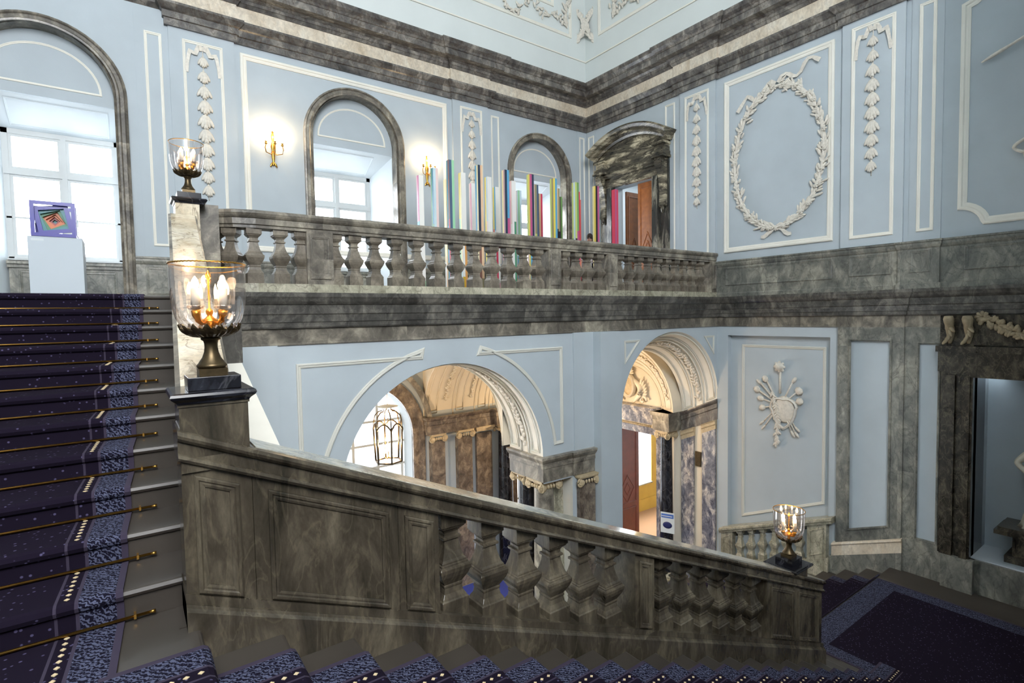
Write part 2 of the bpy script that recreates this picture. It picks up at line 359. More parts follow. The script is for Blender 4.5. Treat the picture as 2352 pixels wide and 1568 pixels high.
# window niches
for k, (c, g) in enumerate(zip(WC, WG)):
    w = empty('window_%d' % (k + 1), (0, 0, 0), kind='structure')
    mb = MB()
    path = archpath(c, .96, FLOOR, 3.84)
    strip(mb, PA, path, [(0, .0), (0, .07), (-.03, .075), (-.05, .05), (-.10, .045), (-.12, .07), (-.15, .06), (-.15, 0)])
    mb.build('surround', 'grey', w)
    mb = MB()       # marble soffit of the arch
    R = [[PA(u, v, .0), PA(u, v, -.24), PA(u + (c - u) * .04, v, -.24), PA(u + (c - u) * .04, v, .02)] for u, v in path]
    mb.rings(R); mb.build('soffit', 'grey', w)
    mb = MB(); PT = shift(PA, -.225)
    t = [(c - .97, 3.73), (c + .97, 3.73), (c + .97, 3.84)] + arc(c, 3.84, .97, 0, PI, 28)[1:] 
    mb.add([PT(u, v, 0) for u, v in t] + [PT(u, v, -.06) for u, v in t], [tuple(range(len(t))), tuple(range(len(t) - 1, -1, -1)) if 0 else tuple(len(t) + i for i in range(len(t)))] + [(i, (i + 1) % len(t), len(t) + (i + 1) % len(t), len(t) + i) for i in range(len(t))])
    mb.build('tympanum', 'blue', w)
    mb = MB(); frame(mb, PT, [(c - .76, 3.9), (c + .76, 3.9)] + [(c + .76 * math.cos(PI * i / 24), 3.92 + .68 * math.sin(PI * i / 24)) for i in range(0, 25)], mprof(.035, .014))
    mb.build('tympanum_moulding', 'white', w)
    mb = MB(); h = .80      # splayed embrasure
    a = [(c - .95, 11.73), (c + .95, 11.73)]; b = [(g - h, 12.5), (g + h, 12.5)]
    zt0, zt1 = 3.73, 3.34
    mb.add([(a[0][0], a[0][1], zt0), (a[1][0], a[1][1], zt0), (b[1][0], b[1][1], zt1), (b[0][0], b[0][1], zt1),
            (a[0][0], a[0][1], zt0 + .1), (a[1][0], a[1][1], zt0 + .1), (b[1][0], b[1][1], zt1 + .1), (b[0][0], b[0][1], zt1 + .1)], [(0, 1, 2, 3), (7, 6, 5, 4)])
    for s in (0, 1):
        q = (-.1, .1)[s]
        mb.hexa([(a[s][0], a[s][1], FLOOR), (b[s][0], b[s][1], FLOOR), (b[s][0] + q, b[s][1], FLOOR), (a[s][0] + q, a[s][1], FLOOR),
                 (a[s][0], a[s][1], zt0), (b[s][0], b[s][1], zt1 + .02), (b[s][0] + q, b[s][1], zt1 + .1), (a[s][0] + q, a[s][1], zt0 + .1)])
    PW = lambda u, v, n=0: (u, 12.5 - n, v)
    # raised panel on the sloping head
    def PS(u, v, n=0): return (u, 11.73 + (12.5 - 11.73) * v, zt0 + (zt1 - zt0) * v - n)
    frame(mb, PS, rect(g - .68, g + .68, .14, .86), mprof(.03, .014))
    mb.build('embrasure', 'roomwhite', w)
    mb = MB(); mb.box(g - h, g + h, 12.38, 12.6, FLOOR, 1.10); PW2 = lambda u, v, n=0: (u, 12.38 - n, v)
    frame(mb, PW2, rect(g - .68, g + .68, .45, .94), mprof(.05, .02))
    mb.box(g - h - .02, g + h + .02, 12.30, 12.4, 1.04, 1.10); mb.box(g - h - .02, g + h + .02, 12.34, 12.4, .98, 1.04)
    mb.build('dado', 'dado', w)
    mb = MB()
    for u0, u1, v0, v1, n in [(g - h, g + h, 1.10, 1.17, .03), (g - h - .1, g + h + .1, 3.27, 3.46, .03), (g - h - .1, g - h + .07, 1.1, 3.36, .03), (g + h - .07, g + h + .1, 1.1, 3.36, .03),
                              (g - .035, g + .035, 1.1, 3.3, .06), (g - h, g + h, 2.58, 2.67, .05), (g - h, g + h, 1.83, 1.86, .03)]:
        mb.pbox(PW, u0, u1, v0, v1, -.05, n)
    for s in (-1, 1):
        for v0, v1 in ((1.17, 2.58), (2.67, 3.27)):
            frame(mb, PW, rect(g + min(s * .035, s * (h - .07)), g + max(s * .035, s * (h - .07)), v0, v1), [(0, 0), (0, .02), (.045, .02), (.045, 0)])
    mb.box(g - h, g + h, 12.30, 12.5, 1.09, 1.13)
    mb.build('window_frame', 'winpaint', w)
    mb = MB(); mb.pbox(PW, g - h, g + h, 1.12, 3.3, -.012, -.006); mb.build('pane', 'pane', w)

# dado along both walls
def dadorun(path, panels, name, P, z1=1.17):
    mb = MB(); prof = [(.0, FLOOR), (.07, FLOOR), (.07, .42), (.045, .44), (.045, z1 - .15), (.06, z1 - .13), (.075, z1 - .09), (.075, z1 - .05), (.09, z1 - .04), (.09, z1 - .01), (.0, z1)]
    hsweep(mb, path, prof)
    for u0, u1, v0, v1 in panels: frame(mb, shift(P, .045), rect(u0, u1, v0, v1), mprof(.045, .016))
    o = struct(mb.build(name, 'dado')); return o
dadorun([(-3.4, YA), (-2.06, YA)], [], 'trim_2', PA)
dadorun([(.16, YA), (3.09, YA)], [(.3, .75, .5, .98), (.95, 1.75, .5, .98), (1.95, 3.0, .5, .98)], 'trim_3', PA)
dadorun([(5.31, YA), (8.24, YA)], [(5.4, 6.4, .5, .98), (6.7, 7.55, .5, .98), (7.7, 8.15, .5, .98)], 'trim_4', PA)
dadorun([(10.46, YA), (XB, YA), (XB, 11.05)], [], 'trim_5', PA)
mb = MB()
dadorun([(XB, 8.45), (XB, 3.58), (XB - .05, 3.58), (XB - .05, 3.08), (XB, 3.08), (XB, -5)], [(7.38, 8.1, .6, .98), (4.72, 6.98, .60, 1.0), (3.74, 4.42, .62, 1.0), (.2, 2.72, .62, 1.0)], 'trim_6', PB)
mb = MB(); frame(mb, shift(PB, .095), rect(3.16, 3.46, .62, 1.0), mprof(.05, .016)); struct(mb.build('trim_7', 'dado'))

# pilaster strips and stucco panel frames
mb = MB()
for u0, u1 in ((.80, 1.86), (6.6, 7.62)): mb.pbox(PA, u0, u1, 1.17, 5.45, 0, .05)
for u0, u1 in ((.30, .80), (7.62, 8.1), (10.72, 11.1)): mb.pbox(PA, u0, u1, 1.17, 5.45, 0, .015)
for u0, u1 in ((7.24, 8.2), (3.58, 4.58)): mb.pbox(PB, u0, u1, 1.17, 5.45, 0, .05)
for u0, u1 in ((8.2, 8.72), (3.05, 3.50), (11.1, 11.45)): mb.pbox(PB, u0, u1, 1.17, 5.45, 0, .015)
struct(mb.build('trim_1', 'blue'))
def frames(P, items, nm, parent, m='white'):
    for r, w, h, n in items:
        mb = MB(); frame(mb, shift(P, n), r, mprof(w, h)); mb.build(nm, 'white', parent)
frames(PA, [(rect(1.96, 6.45, 1.36, 5.13), .11, .04, 0), (rect(1.01, 1.66, 1.36, 5.11), .05, .022, .05), (rect(6.81, 7.44, 1.36, 5.15), .05, .022, .05),
            (rect(.44, .70, 1.36, 5.11), .045, .02, .015), (rect(7.73, 7.98, 1.36, 5.12), .045, .02, .015), (rect(10.8, 11.0, 1.36, 5.12), .04, .02, .015)], 'panel_moulding', wall_back)
nb = [(.0 + 2.83, 4.9), (2.83, 1.62)]
notch = [(2.83, 1.60)] + [(2.83 - .30 * math.sin(PI / 2 * i / 8) * 1.0, 1.32 + .28 * math.cos(PI / 2 * i / 8)) for i in range(1, 8)] + [(2.50, 1.32), (.10, 1.32), (-.2, 1.6), (-.2, 4.85), (.10, 5.13), (2.50, 5.13), (2.55, 5.0), (2.68, 4.9), (2.83, 4.86)]
frames(PB, [(rect(4.73, 7.03, 1.34, 5.13), .11, .04, 0), (rect(7.40, 8.05, 1.34, 5.14), .05, .022, .05), (rect(3.72, 4.42, 1.32, 5.16), .06, .022, .05),
            (rect(8.36, 8.65, 1.34, 5.15), .045, .02, .015), (rect(3.15, 3.39, 1.32, 5.13), .05, .022, .015), (rect(11.15, 11.38, 1.34, 5.13), .04, .02, .015), (notch, .12, .04, 0)], 'panel_moulding', wall_right)

# entablature: architrave, pale frieze, crowning cornice (plan path steps out at the pilaster strips)
def runpath(ext=0):
    return [(-3.4, YA + .1), (.79, YA + .1), (.79, YA - .05), (1.87, YA - .05), (1.87, YA), (6.59, YA), (6.59, YA - .05), (7.63, YA - .05), (7.63, YA), (XB, YA),
            (XB, 8.3), (XB - .05, 8.3), (XB - .05, 7.22), (XB, 7.22), (XB, 4.6), (XB - .05, 4.6), (XB - .05, 3.56), (XB, 3.56), (XB, -5)]
mb = MB(); hsweep(mb, runpath(), [(0, 5.28), (.045, 5.28), (.045, 5.40), (.07, 5.41), (.07, 5.52), (.10, 5.54), (.13, 5.58), (.16, 5.62), (.16, 5.66), (0, 5.66)])
struct(mb.build('trim_8', 'cornice'))
mb = MB(); hsweep(mb, runpath(), [(0, 5.66), (.05, 5.66), (.05, 6.0), (0, 6.0)])
struct(mb.build('trim_9', 'cream'))
mb = MB(); hsweep(mb, runpath(), [(0, 5.97), (.07, 5.97), (.10, 6.02), (.12, 6.03), (.12, 6.09), (.17, 6.13), (.19, 6.13), (.32, 6.15), (.32, 6.28), (.34, 6.29), (.36, 6.33), (.42, 6.38), (.44, 6.44), (.44, 6.47), (0, 6.5)])
struct(mb.build('trim_10', 'cornice'))
# attic panel frames and corner wreath
mb = MB()
frame(mb, PA, rect(2.0, 10.55, 7.83, 10.8), mprof(.09, .03)); frame(mb, PA, rect(2.6, 9.9, 8.5, 10.5), mprof(.09, .03))
frame(mb, PB, rect(2.0, 10.95, 7.83, 10.8), mprof(.09, .03)); frame(mb, PB, rect(2.6, 10.3, 8.5, 10.5), mprof(.09, .03))
mb.box(2.0, 11.08, 11.45, 11.5, 7.28, 7.31); mb.box(11.07, 11.12, 0, 11.46, 7.28, 7.31)
struct(mb.build('trim_11', 'white'))

# ------------------------------------------------------------------ carved ornament
def leaf(mb, P, u, v, n, ang, L, w, t):
    """flat pointed leaf / petal lying on plane P at angle ang"""
    d = (math.cos(ang), math.sin(ang)); q = (-d[1], d[0])
    o = Vector(P(0, 0, 0)); U = Vector(P(1, 0, 0)) - o; V = Vector(P(0, 1, 0)) - o; Nn = Vector(P(0, 0, 1)) - o
    D = U * d[0] + V * d[1]; Q = U * q[0] + V * q[1]
    c = Vector(P(u, v, n)) + D * L * .5
    mb.ell(c, (Q * w * .5, Nn * t * .5, D * L * .5), seg=6, rg=4)
def ribbon(mb, P, pts, w, t=.012):
    """twisting flat ribbon through (u, v, n)"""
    R = []; k = len(pts)
    for i, (u, v, n) in enumerate(pts):
        a = pts[max(i - 1, 0)]; b = pts[min(i + 1, k - 1)]; d = Vector((b[0] - a[0], b[1] - a[1])); d = d.normalized() if d.length else Vector((1, 0))
        q = Vector((-d.y, d.x)); ww = w * (.55 + .45 * abs(math.cos(i * .9)))
        R.append([P(u + q.x * ww / 2, v + q.y * ww / 2, n + t), P(u - q.x * ww / 2, v - q.y * ww / 2, n + t * .3), P(u - q.x * ww / 2, v - q.y * ww / 2, n), P(u + q.x * ww / 2, v + q.y * ww / 2, n)])
    mb.rings(R)
def garland(P, u, v0, v1, n, w, label, nf=10):
    t = empty('plaster_garland', P(u, v1, n), label, 'garland', 'bellflower garlands on the stair hall walls')
    base = Vector(P(u, v1, n)); Q = lambda a, b, c=0: tuple(Vector(P(u + a, v1 + b, n + c)) - base)
    for s in (-1, 1):
        mb = MB(); ribbon(mb, Q, [(s * w * (.03 + .052 * i), -.06 + .10 * math.sin(i * 1.05) * (1 - i * .02) - (.02 * max(0, i - 5)) ** 1 * i * .35, .02 + .015 * math.sin(i * 1.7)) for i in range(11)], .075)
        mb.build('ribbon', 'relief', t)
    mb = MB(); mb.tube([Q(0, .0, .015), Q(0, -.3, .012), Q(0, v0 - v1, .012)], .008); mb.build('stem', 'relief', t)
    H = v1 - v0 - .18
    for i in range(nf):
        sz = (.7 + .5 * math.sin(PI * (i + .8) / (nf + 1.2))) * H / nf * .86; y = -.17 - H * i / nf
        mb = MB(); rr = random.Random(i + int(u * 10))
        for a in (-.5, -.24, 0, .24, .5):
            leaf(mb, Q, a * .02, y, .02 + .015 * (1 - abs(a)), -PI / 2 + a, sz * (1 - .12 * abs(a)) * rr.uniform(.92, 1.05), sz * .30, .045)
        for a in (-.35, .35): leaf(mb, Q, a * .1 * sz, y - sz * .62, .035, -PI / 2 - a, sz * .42, sz * .22, .05)
        mb.ell(Q(0, y + .005, .02), ((.022, 0, 0), (0, .022, 0), (0, 0, .022)), 6, 4)
        mb.build('bellflower', 'relief', t)
    return t
garland(PA, 1.33, 2.25, 5.02, .05, .5, 'bellflower garland behind the small urn lamp, beside the left arched window')
garland(PA, 7.12, 2.4, 5.02, .05, .5, 'bellflower garland behind the coloured posts, between the middle and right windows')
garland(PB, 7.71, 2.45, 5.05, .05, .5, 'bellflower garland just right of the marble upper doorway')
garland(PB, 4.07, 2.42, 5.05, .05, .52, 'bellflower garland right of the oval wreath')
# oval wreath
cu, cv, ru, rv = 5.83, 3.2, .93, 1.44
t = empty('plaster_wreath', PB(cu, cv, 0), 'large oval wreath of carved leaves and flowers tied with ribbon on the right wall', 'wreath')
base = Vector(PB(cu, cv, 0)); Q = lambda a, b, c=0: tuple(Vector(PB(cu + a, cv + b, c)) - base)
rr = random.Random(3)
mb = MB(); mb.tube([Q(ru * math.cos(a * PI / 36), rv * math.sin(a * PI / 36), .03) for a in range(72)], .035, 6, closed=True)
NL = 420
for i in range(NL):
    a = 2 * PI * i / NL; tang = math.atan2(rv * math.cos(a), -ru * math.sin(a))
    if math.sin(a) < 0 or True: tang = tang if math.cos(a) > 0 else tang + PI
    off = rr.uniform(-.065, .065)
    leaf(mb, Q, (ru + off) * math.cos(a), (rv + off) * math.sin(a), .045 - abs(off) * .3, tang + rr.uniform(-.9, .9) + (PI if math.sin(a) > .97 else 0), rr.uniform(.09, .18), rr.uniform(.04, .065), .05)
mb.build('leaf_wreath', 'relief', t)
for i in range(26):
    a = 2 * PI * (i + .4 * rr.random()) / 26; mb = MB(); off = rr.uniform(-.03, .05); u, v = (ru + off) * math.cos(a), (rv + off) * math.sin(a)
    for k in range(6): leaf(mb, Q, u, v, .075, k * PI / 3 + rr.random(), .055, .04, .03)
    mb.ell(Q(u, v, .085), ((.02, 0, 0), (0, .02, 0), (0, 0, .02)), 6, 4); mb.build('rosette', 'relief', t)
for s in (-1, 1):
    mb = MB(); ribbon(mb, Q, [(s * (.03 + .075 * i), 1.50 + .11 * math.sin(i * .95) * (1 if s > 0 else .9) + (.02 * i if s < 0 else -.022 * i), .035 + .02 * math.sin(i * 1.9)) for i in range(12)], .085); mb.build('ribbon', 'relief', t)
    mb = MB(); ribbon(mb, Q, [(s * (.02 + .06 * i), -1.47 - .03 * i + .03 * math.sin(i * 1.3), .03) for i in range(6)], .085); mb.build('ribbon', 'relief', t)
# spear and urn relief at the right edge
t = empty('plaster_spear', PB(2.56, 3.84, 0), 'pale carved spear shaft slanting across the notched panel at the right edge', 'relief')
mb = MB(); b0 = Vector(PB(2.56, 3.84, 0))
mb.tube([Vector(PB(2.56 - i * .115, 3.84 + i * .04, .06 + .012 * i)) - b0 for i in range(10)], .02, 8, rads=[.012, .028, .03, .022, .022, .024, .024, .024, .026, .026]); mb.build('shaft', 'relief', t)
t = empty('plaster_urn', PB(1.7, 1.6, 0), 'carved urn relief cut off by the right edge of the picture', 'relief')
mb = MB(); mb.lathe((-.06, 0, 0), [(.1, 0), (.13, .03), (.06, .1), (.07, .2), (.2, .35), (.33, .6), (.36, .75), (.30, .8), (.28, .9), (.34, .95), (.34, 1.0), (.12, 1.05), (.02, 1.1)], 24, sx=.35); mb.build('vessel', 'relief', t)
mb = MB(); mb.tube([(-.08, s * .33, .72) if k == 0 else (-.08, s * (.33 + .12 * math.sin(PI * k / 8)), .72 + .2 * k / 8) for s in (1,) for k in range(9)], .025); mb.build('handle', 'relief', t)
# garland swags in the attic
for P, sgn, lab in ((PA, 1, 'leafy scrolling swag in the attic panel left of the corner'), (PB, 1, 'leafy scrolling swag in the attic panel right of the corner')):
    t = empty('plaster_swag', (0, 0, 0), lab, 'swag'); mb = MB(); rr = random.Random(9)
    for i in range(150):
        s = i / 150; u = 10.35 - s * 5.2; v = 8.1 + .25 * math.sin(s * 9) ** 2 + .14 * math.sin(s * 31)
        leaf(mb, P, u, v, .04, rr.uniform(0, 2 * PI), rr.uniform(.1, .22), rr.uniform(.05, .09), .05)
    for i in range(40): leaf(mb, P, 10.38 + rr.uniform(-.08, .08), 8.1 + i * .04, .04, PI / 2 + rr.uniform(-1, 1), .18, .08, .05)
    mb.build('leaf_scroll', 'relief', t)
t = empty('plaster_wreath', (10.98, 11.36, 8.0), 'small laurel wreath hanging in the attic corner', 'wreath'); mb = MB(); rr = random.Random(5)
PC = lambda u, v, n=0: (u * .707 - n * .707, -n * .707 - u * .707, v)
for i in range(70):
    a = i / 70 * PI * 1.0
    for s in (-1, 1): leaf(mb, PC, s * (.32 - .26 * math.sin(a)), .95 * i / 70 - .3, .05, PI / 2 + s * rr.uniform(-.3, 1.1), .16, .06, .05)
mb.build('leaf_wreath', 'relief', t)

# ------------------------------------------------------------------ floors, stair flights
mb = MB(); mb.box(-3.4, 11.1, 7.2, 12.5, .05, FLOOR); mb.box(-3.4, .42, 6.86, 7.2, .05, FLOOR)
struct(mb.build('floor_gallery', 'marsh'))
mb = MB(); mb.box(-3.4, 12.0, -3, 13, GROUND - .2, GROUND); struct(mb.build('floor', 'marsh'))
mb = MB(); mb.box(-3.4, .14, -3.0, 3.2, MID - .25, MID); mb.box(.14, .5, 2.97, 3.25, MID - .25, MID); struct(mb.build('floor_middle_landing', 'step'))
mb = MB(); mb.box(7.27, 11.1, -3.0, 3.60, LOW - .25, LOW); struct(mb.build('floor_lower_landing', 'step'))

def flight(n, rise, run, z0, up, place, w0, w1, name, label, und=.3, skew=None):
    """steps with rounded nosings; place(s, w, z): s along the flight, w across"""
    t = empty(name, place(0, (w0(0) + w1(0)) / 2, z0), label, 'staircase'); b0 = Vector(t.location)
    for k in range(n):
        mb = MB(); s0 = k * run; z = z0 + up * rise * (k + (1 if up > 0 else 0))
        # s0 = riser face of this step; tread runs from s0 (up) or ends at s0 (down)
        if up > 0: a, b = s0, s0 + run + (.02 if k < n - 1 else 0)
        else: a, b = s0, s0 - (run + .02 if k else .06)
        sg = 1 if up > 0 else -1
        prof = [(a, z - rise - .02), (a, z - .045), (a - sg * .018, z - .035), (a - sg * .026, z - .02), (a - sg * .018, z - .004), (a - sg * .006, z), (b, z), (b, z - rise - .02 - und), ]
        if und: prof.append((a, z - rise - .02 - und))
        R = [[tuple(Vector(place(s, w(s), zz)) - b0) for s, zz in prof] for w in (w0, w1)]
        mb.rings(R); mb.build('step', 'step', t)
    return t
RISE = .16
# flight 3: up to the gallery on the left (steps run along x), slightly skewed sides
F3Y, F3T = 3.207, .365
flight(11, RISE, F3T, MID, 1, lambda s, w, z: (w, F3Y + s, z), lambda s: -3.4, lambda s: .0588 * (F3Y + s) + .02, 'stair_flight', 'upper flight of dark stone stairs under navy carpet, climbing at the left')
# flight 2: down to the right
F2X, F2T = .20, .3715
flight(20, RISE, F2T, MID, -1, lambda s, w, z: (F2X + s, w, z), lambda s: -.9, lambda s: 2.96, 'stair_flight', 'middle flight of stone stairs descending to the right along the foreground balustrade')
# flight 1: down along the right wall towards the arch
F1Y, F1T = 3.66, .37
flight(13, RISE, F1T, LOW, -1, lambda s, w, z: (w, F1Y + s, z), lambda s: 7.4, lambda s: 11.08, 'stair_flight', 'lowest flight of stairs going down along the right wall below the niche')

def runner(segs, prof, place, label, name='stair_carpet'):
    """carpet following a (s, z) profile; segs = [(w0, w1, part name, material)]"""
    t = empty(name, place(prof[0][0], segs[0][0](0) if callable(segs[0][0]) else segs[0][0], prof[0][1]), label, 'carpet'); b0 = Vector(t.location)
    ev = lambda w, s: w(s) if callable(w) else w
    for w0, w1, nm, m in segs:
        mb = MB()
        R = []
        for i, (s, z) in enumerate(prof):
            R.append([tuple(Vector(place(s, ev(w0, s), z)) - b0), tuple(Vector(place(s, ev(w1, s), z)) - b0)])
        vs = [p for r in R for p in r]; fs = [(2 * i, 2 * i + 1, 2 * i + 3, 2 * i + 2) for i in range(len(R) - 1)]
        mb.add(vs, fs); o = mb.build(nm, m, t); sd = o.modifiers.new('solid', 'SOLIDIFY'); sd.thickness = .006; sd.offset = 0
    return t
def stairprof(n, run, z0, up, lead, tail, e=.012):
    p = []
    if up > 0:
        p = [(-lead, z0 + e), (-e, z0 + e)]
        for k in range(n):
            z = z0 + RISE * (k + 1); s = k * run
            p += [(s - e, z - .05), (s - .032, z - .035), (s - .040, z - .015), (s - .030, z + .004), (s - .012, z + e)]
            if k < n - 1: p.append((s + run - e, z + e))
        p.append((n * run + tail, z0 + RISE * n + e))
    else:
        p = [(-lead, z0 + e)]
        for k in range(n):
            z = z0 - RISE * k; s = k * run
            p += [(s + .012, z + e), (s + .030, z + .004), (s + .040, z - .015), (s + .032, z - .035), (s + e, z - .05), (s + e, z - RISE + e)]
        p.append((n * run + tail, z0 - RISE * n + e))
    return p
def dots(t, place, prof, w, step=.05, r=.011):
    mb = MB(); b0 = Vector(t.location); pts = []
    for (s0, z0), (s1, z1) in zip(prof, prof[1:]):
        d = math.hypot(s1 - s0, z1 - z0)
        if d > .1:
            for i in range(int(d / step)): f = (i + .5) / int(d / step); pts.append((s0 + (s1 - s0) * f, z0 + (z1 - z0) * f, abs(s1 - s0) > abs(z1 - z0)))
    for s, z, flat in pts:
        ww = w(s) if callable(w) else w; c = Vector(place(s, ww, z)) - b0; a = Vector(place(1, 0, 0)) - Vector(place(0, 0, 0)); q = Vector(place(0, 1, 0)) - Vector(place(0, 0, 0)); up = Vector((0, 0, 1))
        if not flat: a, up = up, a
        k = [c + a * r * 1.1, c + q * r, c - a * r * 1.1, c - q * r]
        mb.add([p + up * .006 for p in k] + [p - up * .006 for p in k], [(0, 1, 2, 3), (7, 6, 5, 4), (0, 4, 5, 1), (1, 5, 6, 2), (2, 6, 7, 3), (3, 7, 4, 0)])
    mb.build('bead_row', 'bead', t)['kind'] = 'stuff'
def carpetsegs(e, sg, far):
    """border: stripe, leaf band, stripe, beads, then field and the mirrored border at the far side"""
    o = lambda d: (lambda s, d=d: e(s) + sg * d)
    f = lambda d: (lambda s, d=d: far(s) - sg * d)
    return [(o(0), o(.03), 'edge_band', 'stripe_c'), (o(.03), o(.17), 'leaf_border', 'border'), (o(.17), o(.185), 'edge_band', 'stripe_c'), (o(.185), o(.25), 'bead_band', 'field'), (o(.25), o(.262), 'edge_band', 'stripe_c'),
            (o(.262), f(.20), 'field', 'field'), (f(.20), f(0), 'leaf_border', 'border')]
e3 = lambda s: .0615 * (F3Y + s) - .269
pl3 = lambda s, w, z: (w, F3Y + s, z)
pr3 = stairprof(11, F3T, MID, 1, 5.5, .3)
c3 = runner(carpetsegs(e3, -1, lambda s: -2.9), pr3, pl3, 'navy patterned carpet on the left flight of stairs, held by brass rods')
dots(c3, pl3, [p for p in pr3], lambda s: e3(s) - .217)
pl2 = lambda s, w, z: (F2X + s, w, z)
pr2 = stairprof(20, F2T, MID, -1, .36, .25, .014)
c2 = runner(carpetsegs(lambda s: 2.72, -1, lambda s: -.5), pr2, pl2, 'navy carpet with cream beads on the flight descending along the bottom of the picture')
dots(c2, pl2, pr2, 2.72 - .217)
pl1 = lambda s, w, z: (w, F1Y + s, z)
pr1 = stairprof(13, F1T, LOW, -1, 0, .2)
runner(carpetsegs(lambda s: 10.55, -1, lambda s: 8.0), pr1, pl1, 'dark navy carpet going down the lowest flight beside the right wall')
# carpet of the lower landing
t = empty('landing_carpet', (9, 1, LOW), 'dark navy carpet with patterned border covering the lower landing at bottom right', 'carpet')
def slab(t, nm, m, x0, x1, y0, y1, z=LOW, h=.014):
    mb = MB(); l = t.location; mb.box(x0 - l.x, x1 - l.x, y0 - l.y, y1 - l.y, z - l.z, z + h - l.z); return mb.build(nm, m, t)
slab(t, 'field', 'field', 7.75, 10.1, -2.8, 3.3)
slab(t, 'leaf_border', 'border', 10.1, 10.35, -2.8, 3.64); slab(t, 'leaf_border', 'border', 7.55, 7.75, -2.8, 3.64); slab(t, 'leaf_border', 'border', 7.75, 10.1, 3.3, 3.64)
slab(t, 'edge_band', 'stripe_c', 10.35, 10.38, -2.8, 3.64); slab(t, 'edge_band', 'stripe_c', 7.52, 7.55, -2.8, 3.64)
# brass rods on the left flight
rod = None
for k in range(11):
    s = k * F3T; z = MID + RISE * k; y = F3Y + s - .03; x1 = e3(s) + .10
    if rod is None:
        r = empty('stair_rod', (x1, y, z + .028), group='brass rods of the left flight', cat='stair rod'); mb = MB(); mb.tube([(-3.1, 0, 0), (0, 0, 0)], .0075, 8); mb.build('rod', 'brass', r)
        mb = MB(); mb.lathe((0, 0, 0), [(0, -.016), (.012, -.01), (.014, 0), (.012, .01), (0, .016)], 8)
        mb2 = MB(); mb2.tube([(0, 0, 0), (.025, 0, 0)], .009, 8, rads=[.0075, .010]); mb2.build('finial', 'brass', r); mb2 = MB(); mb2.box(-.065, -.055, -.010, .03, -.012, .010); mb2.build('bracket', 'brass', r); snapshot(r); rod = r
    else: r = copytree(rod, (x1, y, z + .028))
    r['label'] = 'brass carpet rod on the left flight, ' + ['lowest of all, just above the middle landing', 'second from the bottom', 'third from the bottom', 'fourth from the bottom', 'fifth from the bottom', 'middle one of the eleven', 'fifth from the top', 'fourth from the top', 'third from the top', 'second from the top', 'topmost, under the gallery edge'][k]

# ------------------------------------------------------------------ gallery balustrade
BAL = [(.5, 0), (.5, .19), (.46, .2), (.44, .215), (.36, .25), (.33, .30), (.35, .315), (.35, .33), (.33, .335), (.40, .37), (.50, .42), (.565, .47), (.575, .505), (.55, .52), (.50, .525), (.50, .54), (.46, .545), (.46, .56), (.40, .58), (.33, .64), (.28, .70), (.26, .745), (.26, .755), (.33, .76), (.33, .785), (.26, .79), (.26, .825), (.30, .845), (.38, .865), (.42, .875), (.42, .885), (.45, .89), (.47, .895), (.47, 1)]
def balprof(w, z0, z1): return [(r * w * 1.0, z0 + (z1 - z0) * t) for r, t in BAL]
bal = empty('gallery_balustrade', (6, 7.35, .344), 'grey marble balustrade along the gallery, curving to the small urn lamp at its left end', 'balustrade')
def rel(t, mbv):
    l = t.location; mbv.v = [(a - l.x, b - l.y, c - l.z) for a, b, c in mbv.v]; return mbv
GP = [(.80, 7.95), (.86, 7.72), (.97, 7.52), (1.14, 7.40), (1.35, 7.35), (XB - .02, 7.35)]
GP = GP[::-1]     # travelling towards -x the right-hand side is +y
mb = MB(); hsweep(mb, GP, [(-.17, .30), (-.16, .46), (.16, .46), (.16, .30)]); rel(bal, mb).build('base_course', 'plinth', bal)
mb = MB(); hsweep(mb, GP, [(-.115, 1.147), (-.115, 1.18), (-.135, 1.19), (-.135, 1.26), (-.15, 1.27), (-.165, 1.29), (-.175, 1.32), (-.165, 1.35), (-.15, 1.36), (.15, 1.36), (.165, 1.35), (.175, 1.32), (.15, 1.27), (.135, 1.26), (.135, 1.19), (.115, 1.18), (.115, 1.147)]); rel(bal, mb).build('handrail', 'grey', bal)
BX = [1.32, 1.63, 1.885, 2.33, 2.60, 2.90, 3.22, 3.56, 3.90, 4.24, 4.58, 4.92, 5.25, 5.58, 5.87, 6.50, 6.80, 7.09, 7.37] + [7.93 + .295 * i for i in range(10)]
first = None
mb = MB(); mb.square((0, 0, 0), balprof(.19, 0, .69)); first = mb.build('baluster', 'baluster', bal, bevel=.004); first.location = (BX[0] - 6, .0, .116)
for x in BX[1:]:
    o = first.copy(); COL.objects.link(o); o.parent = bal; o.location = (x - 6, 0, .116)
for x, y, a in ((1.09, 7.43, .5), (.93, 7.60, .9)):
    o = first.copy(); COL.objects.link(o); o.parent = bal; o.location = (x - 6, y - 7.35, .116); o.rotation_euler = (0, 0, -a)
for x, w in ((2.105, .17), (6.18, .14), (7.65, .13), (10.98, .1)):
    mb = MB(); mb.box(x - w, x + w, 7.21, 7.49, .46, 1.15); frame(mb, lambda u, v, n=0: (u, 7.21 - n, v), rect(x - w + .035, x + w - .035, .53, 1.09), mprof(.035, .015)); rel(bal, mb).build('pedestal', 'grey', bal)

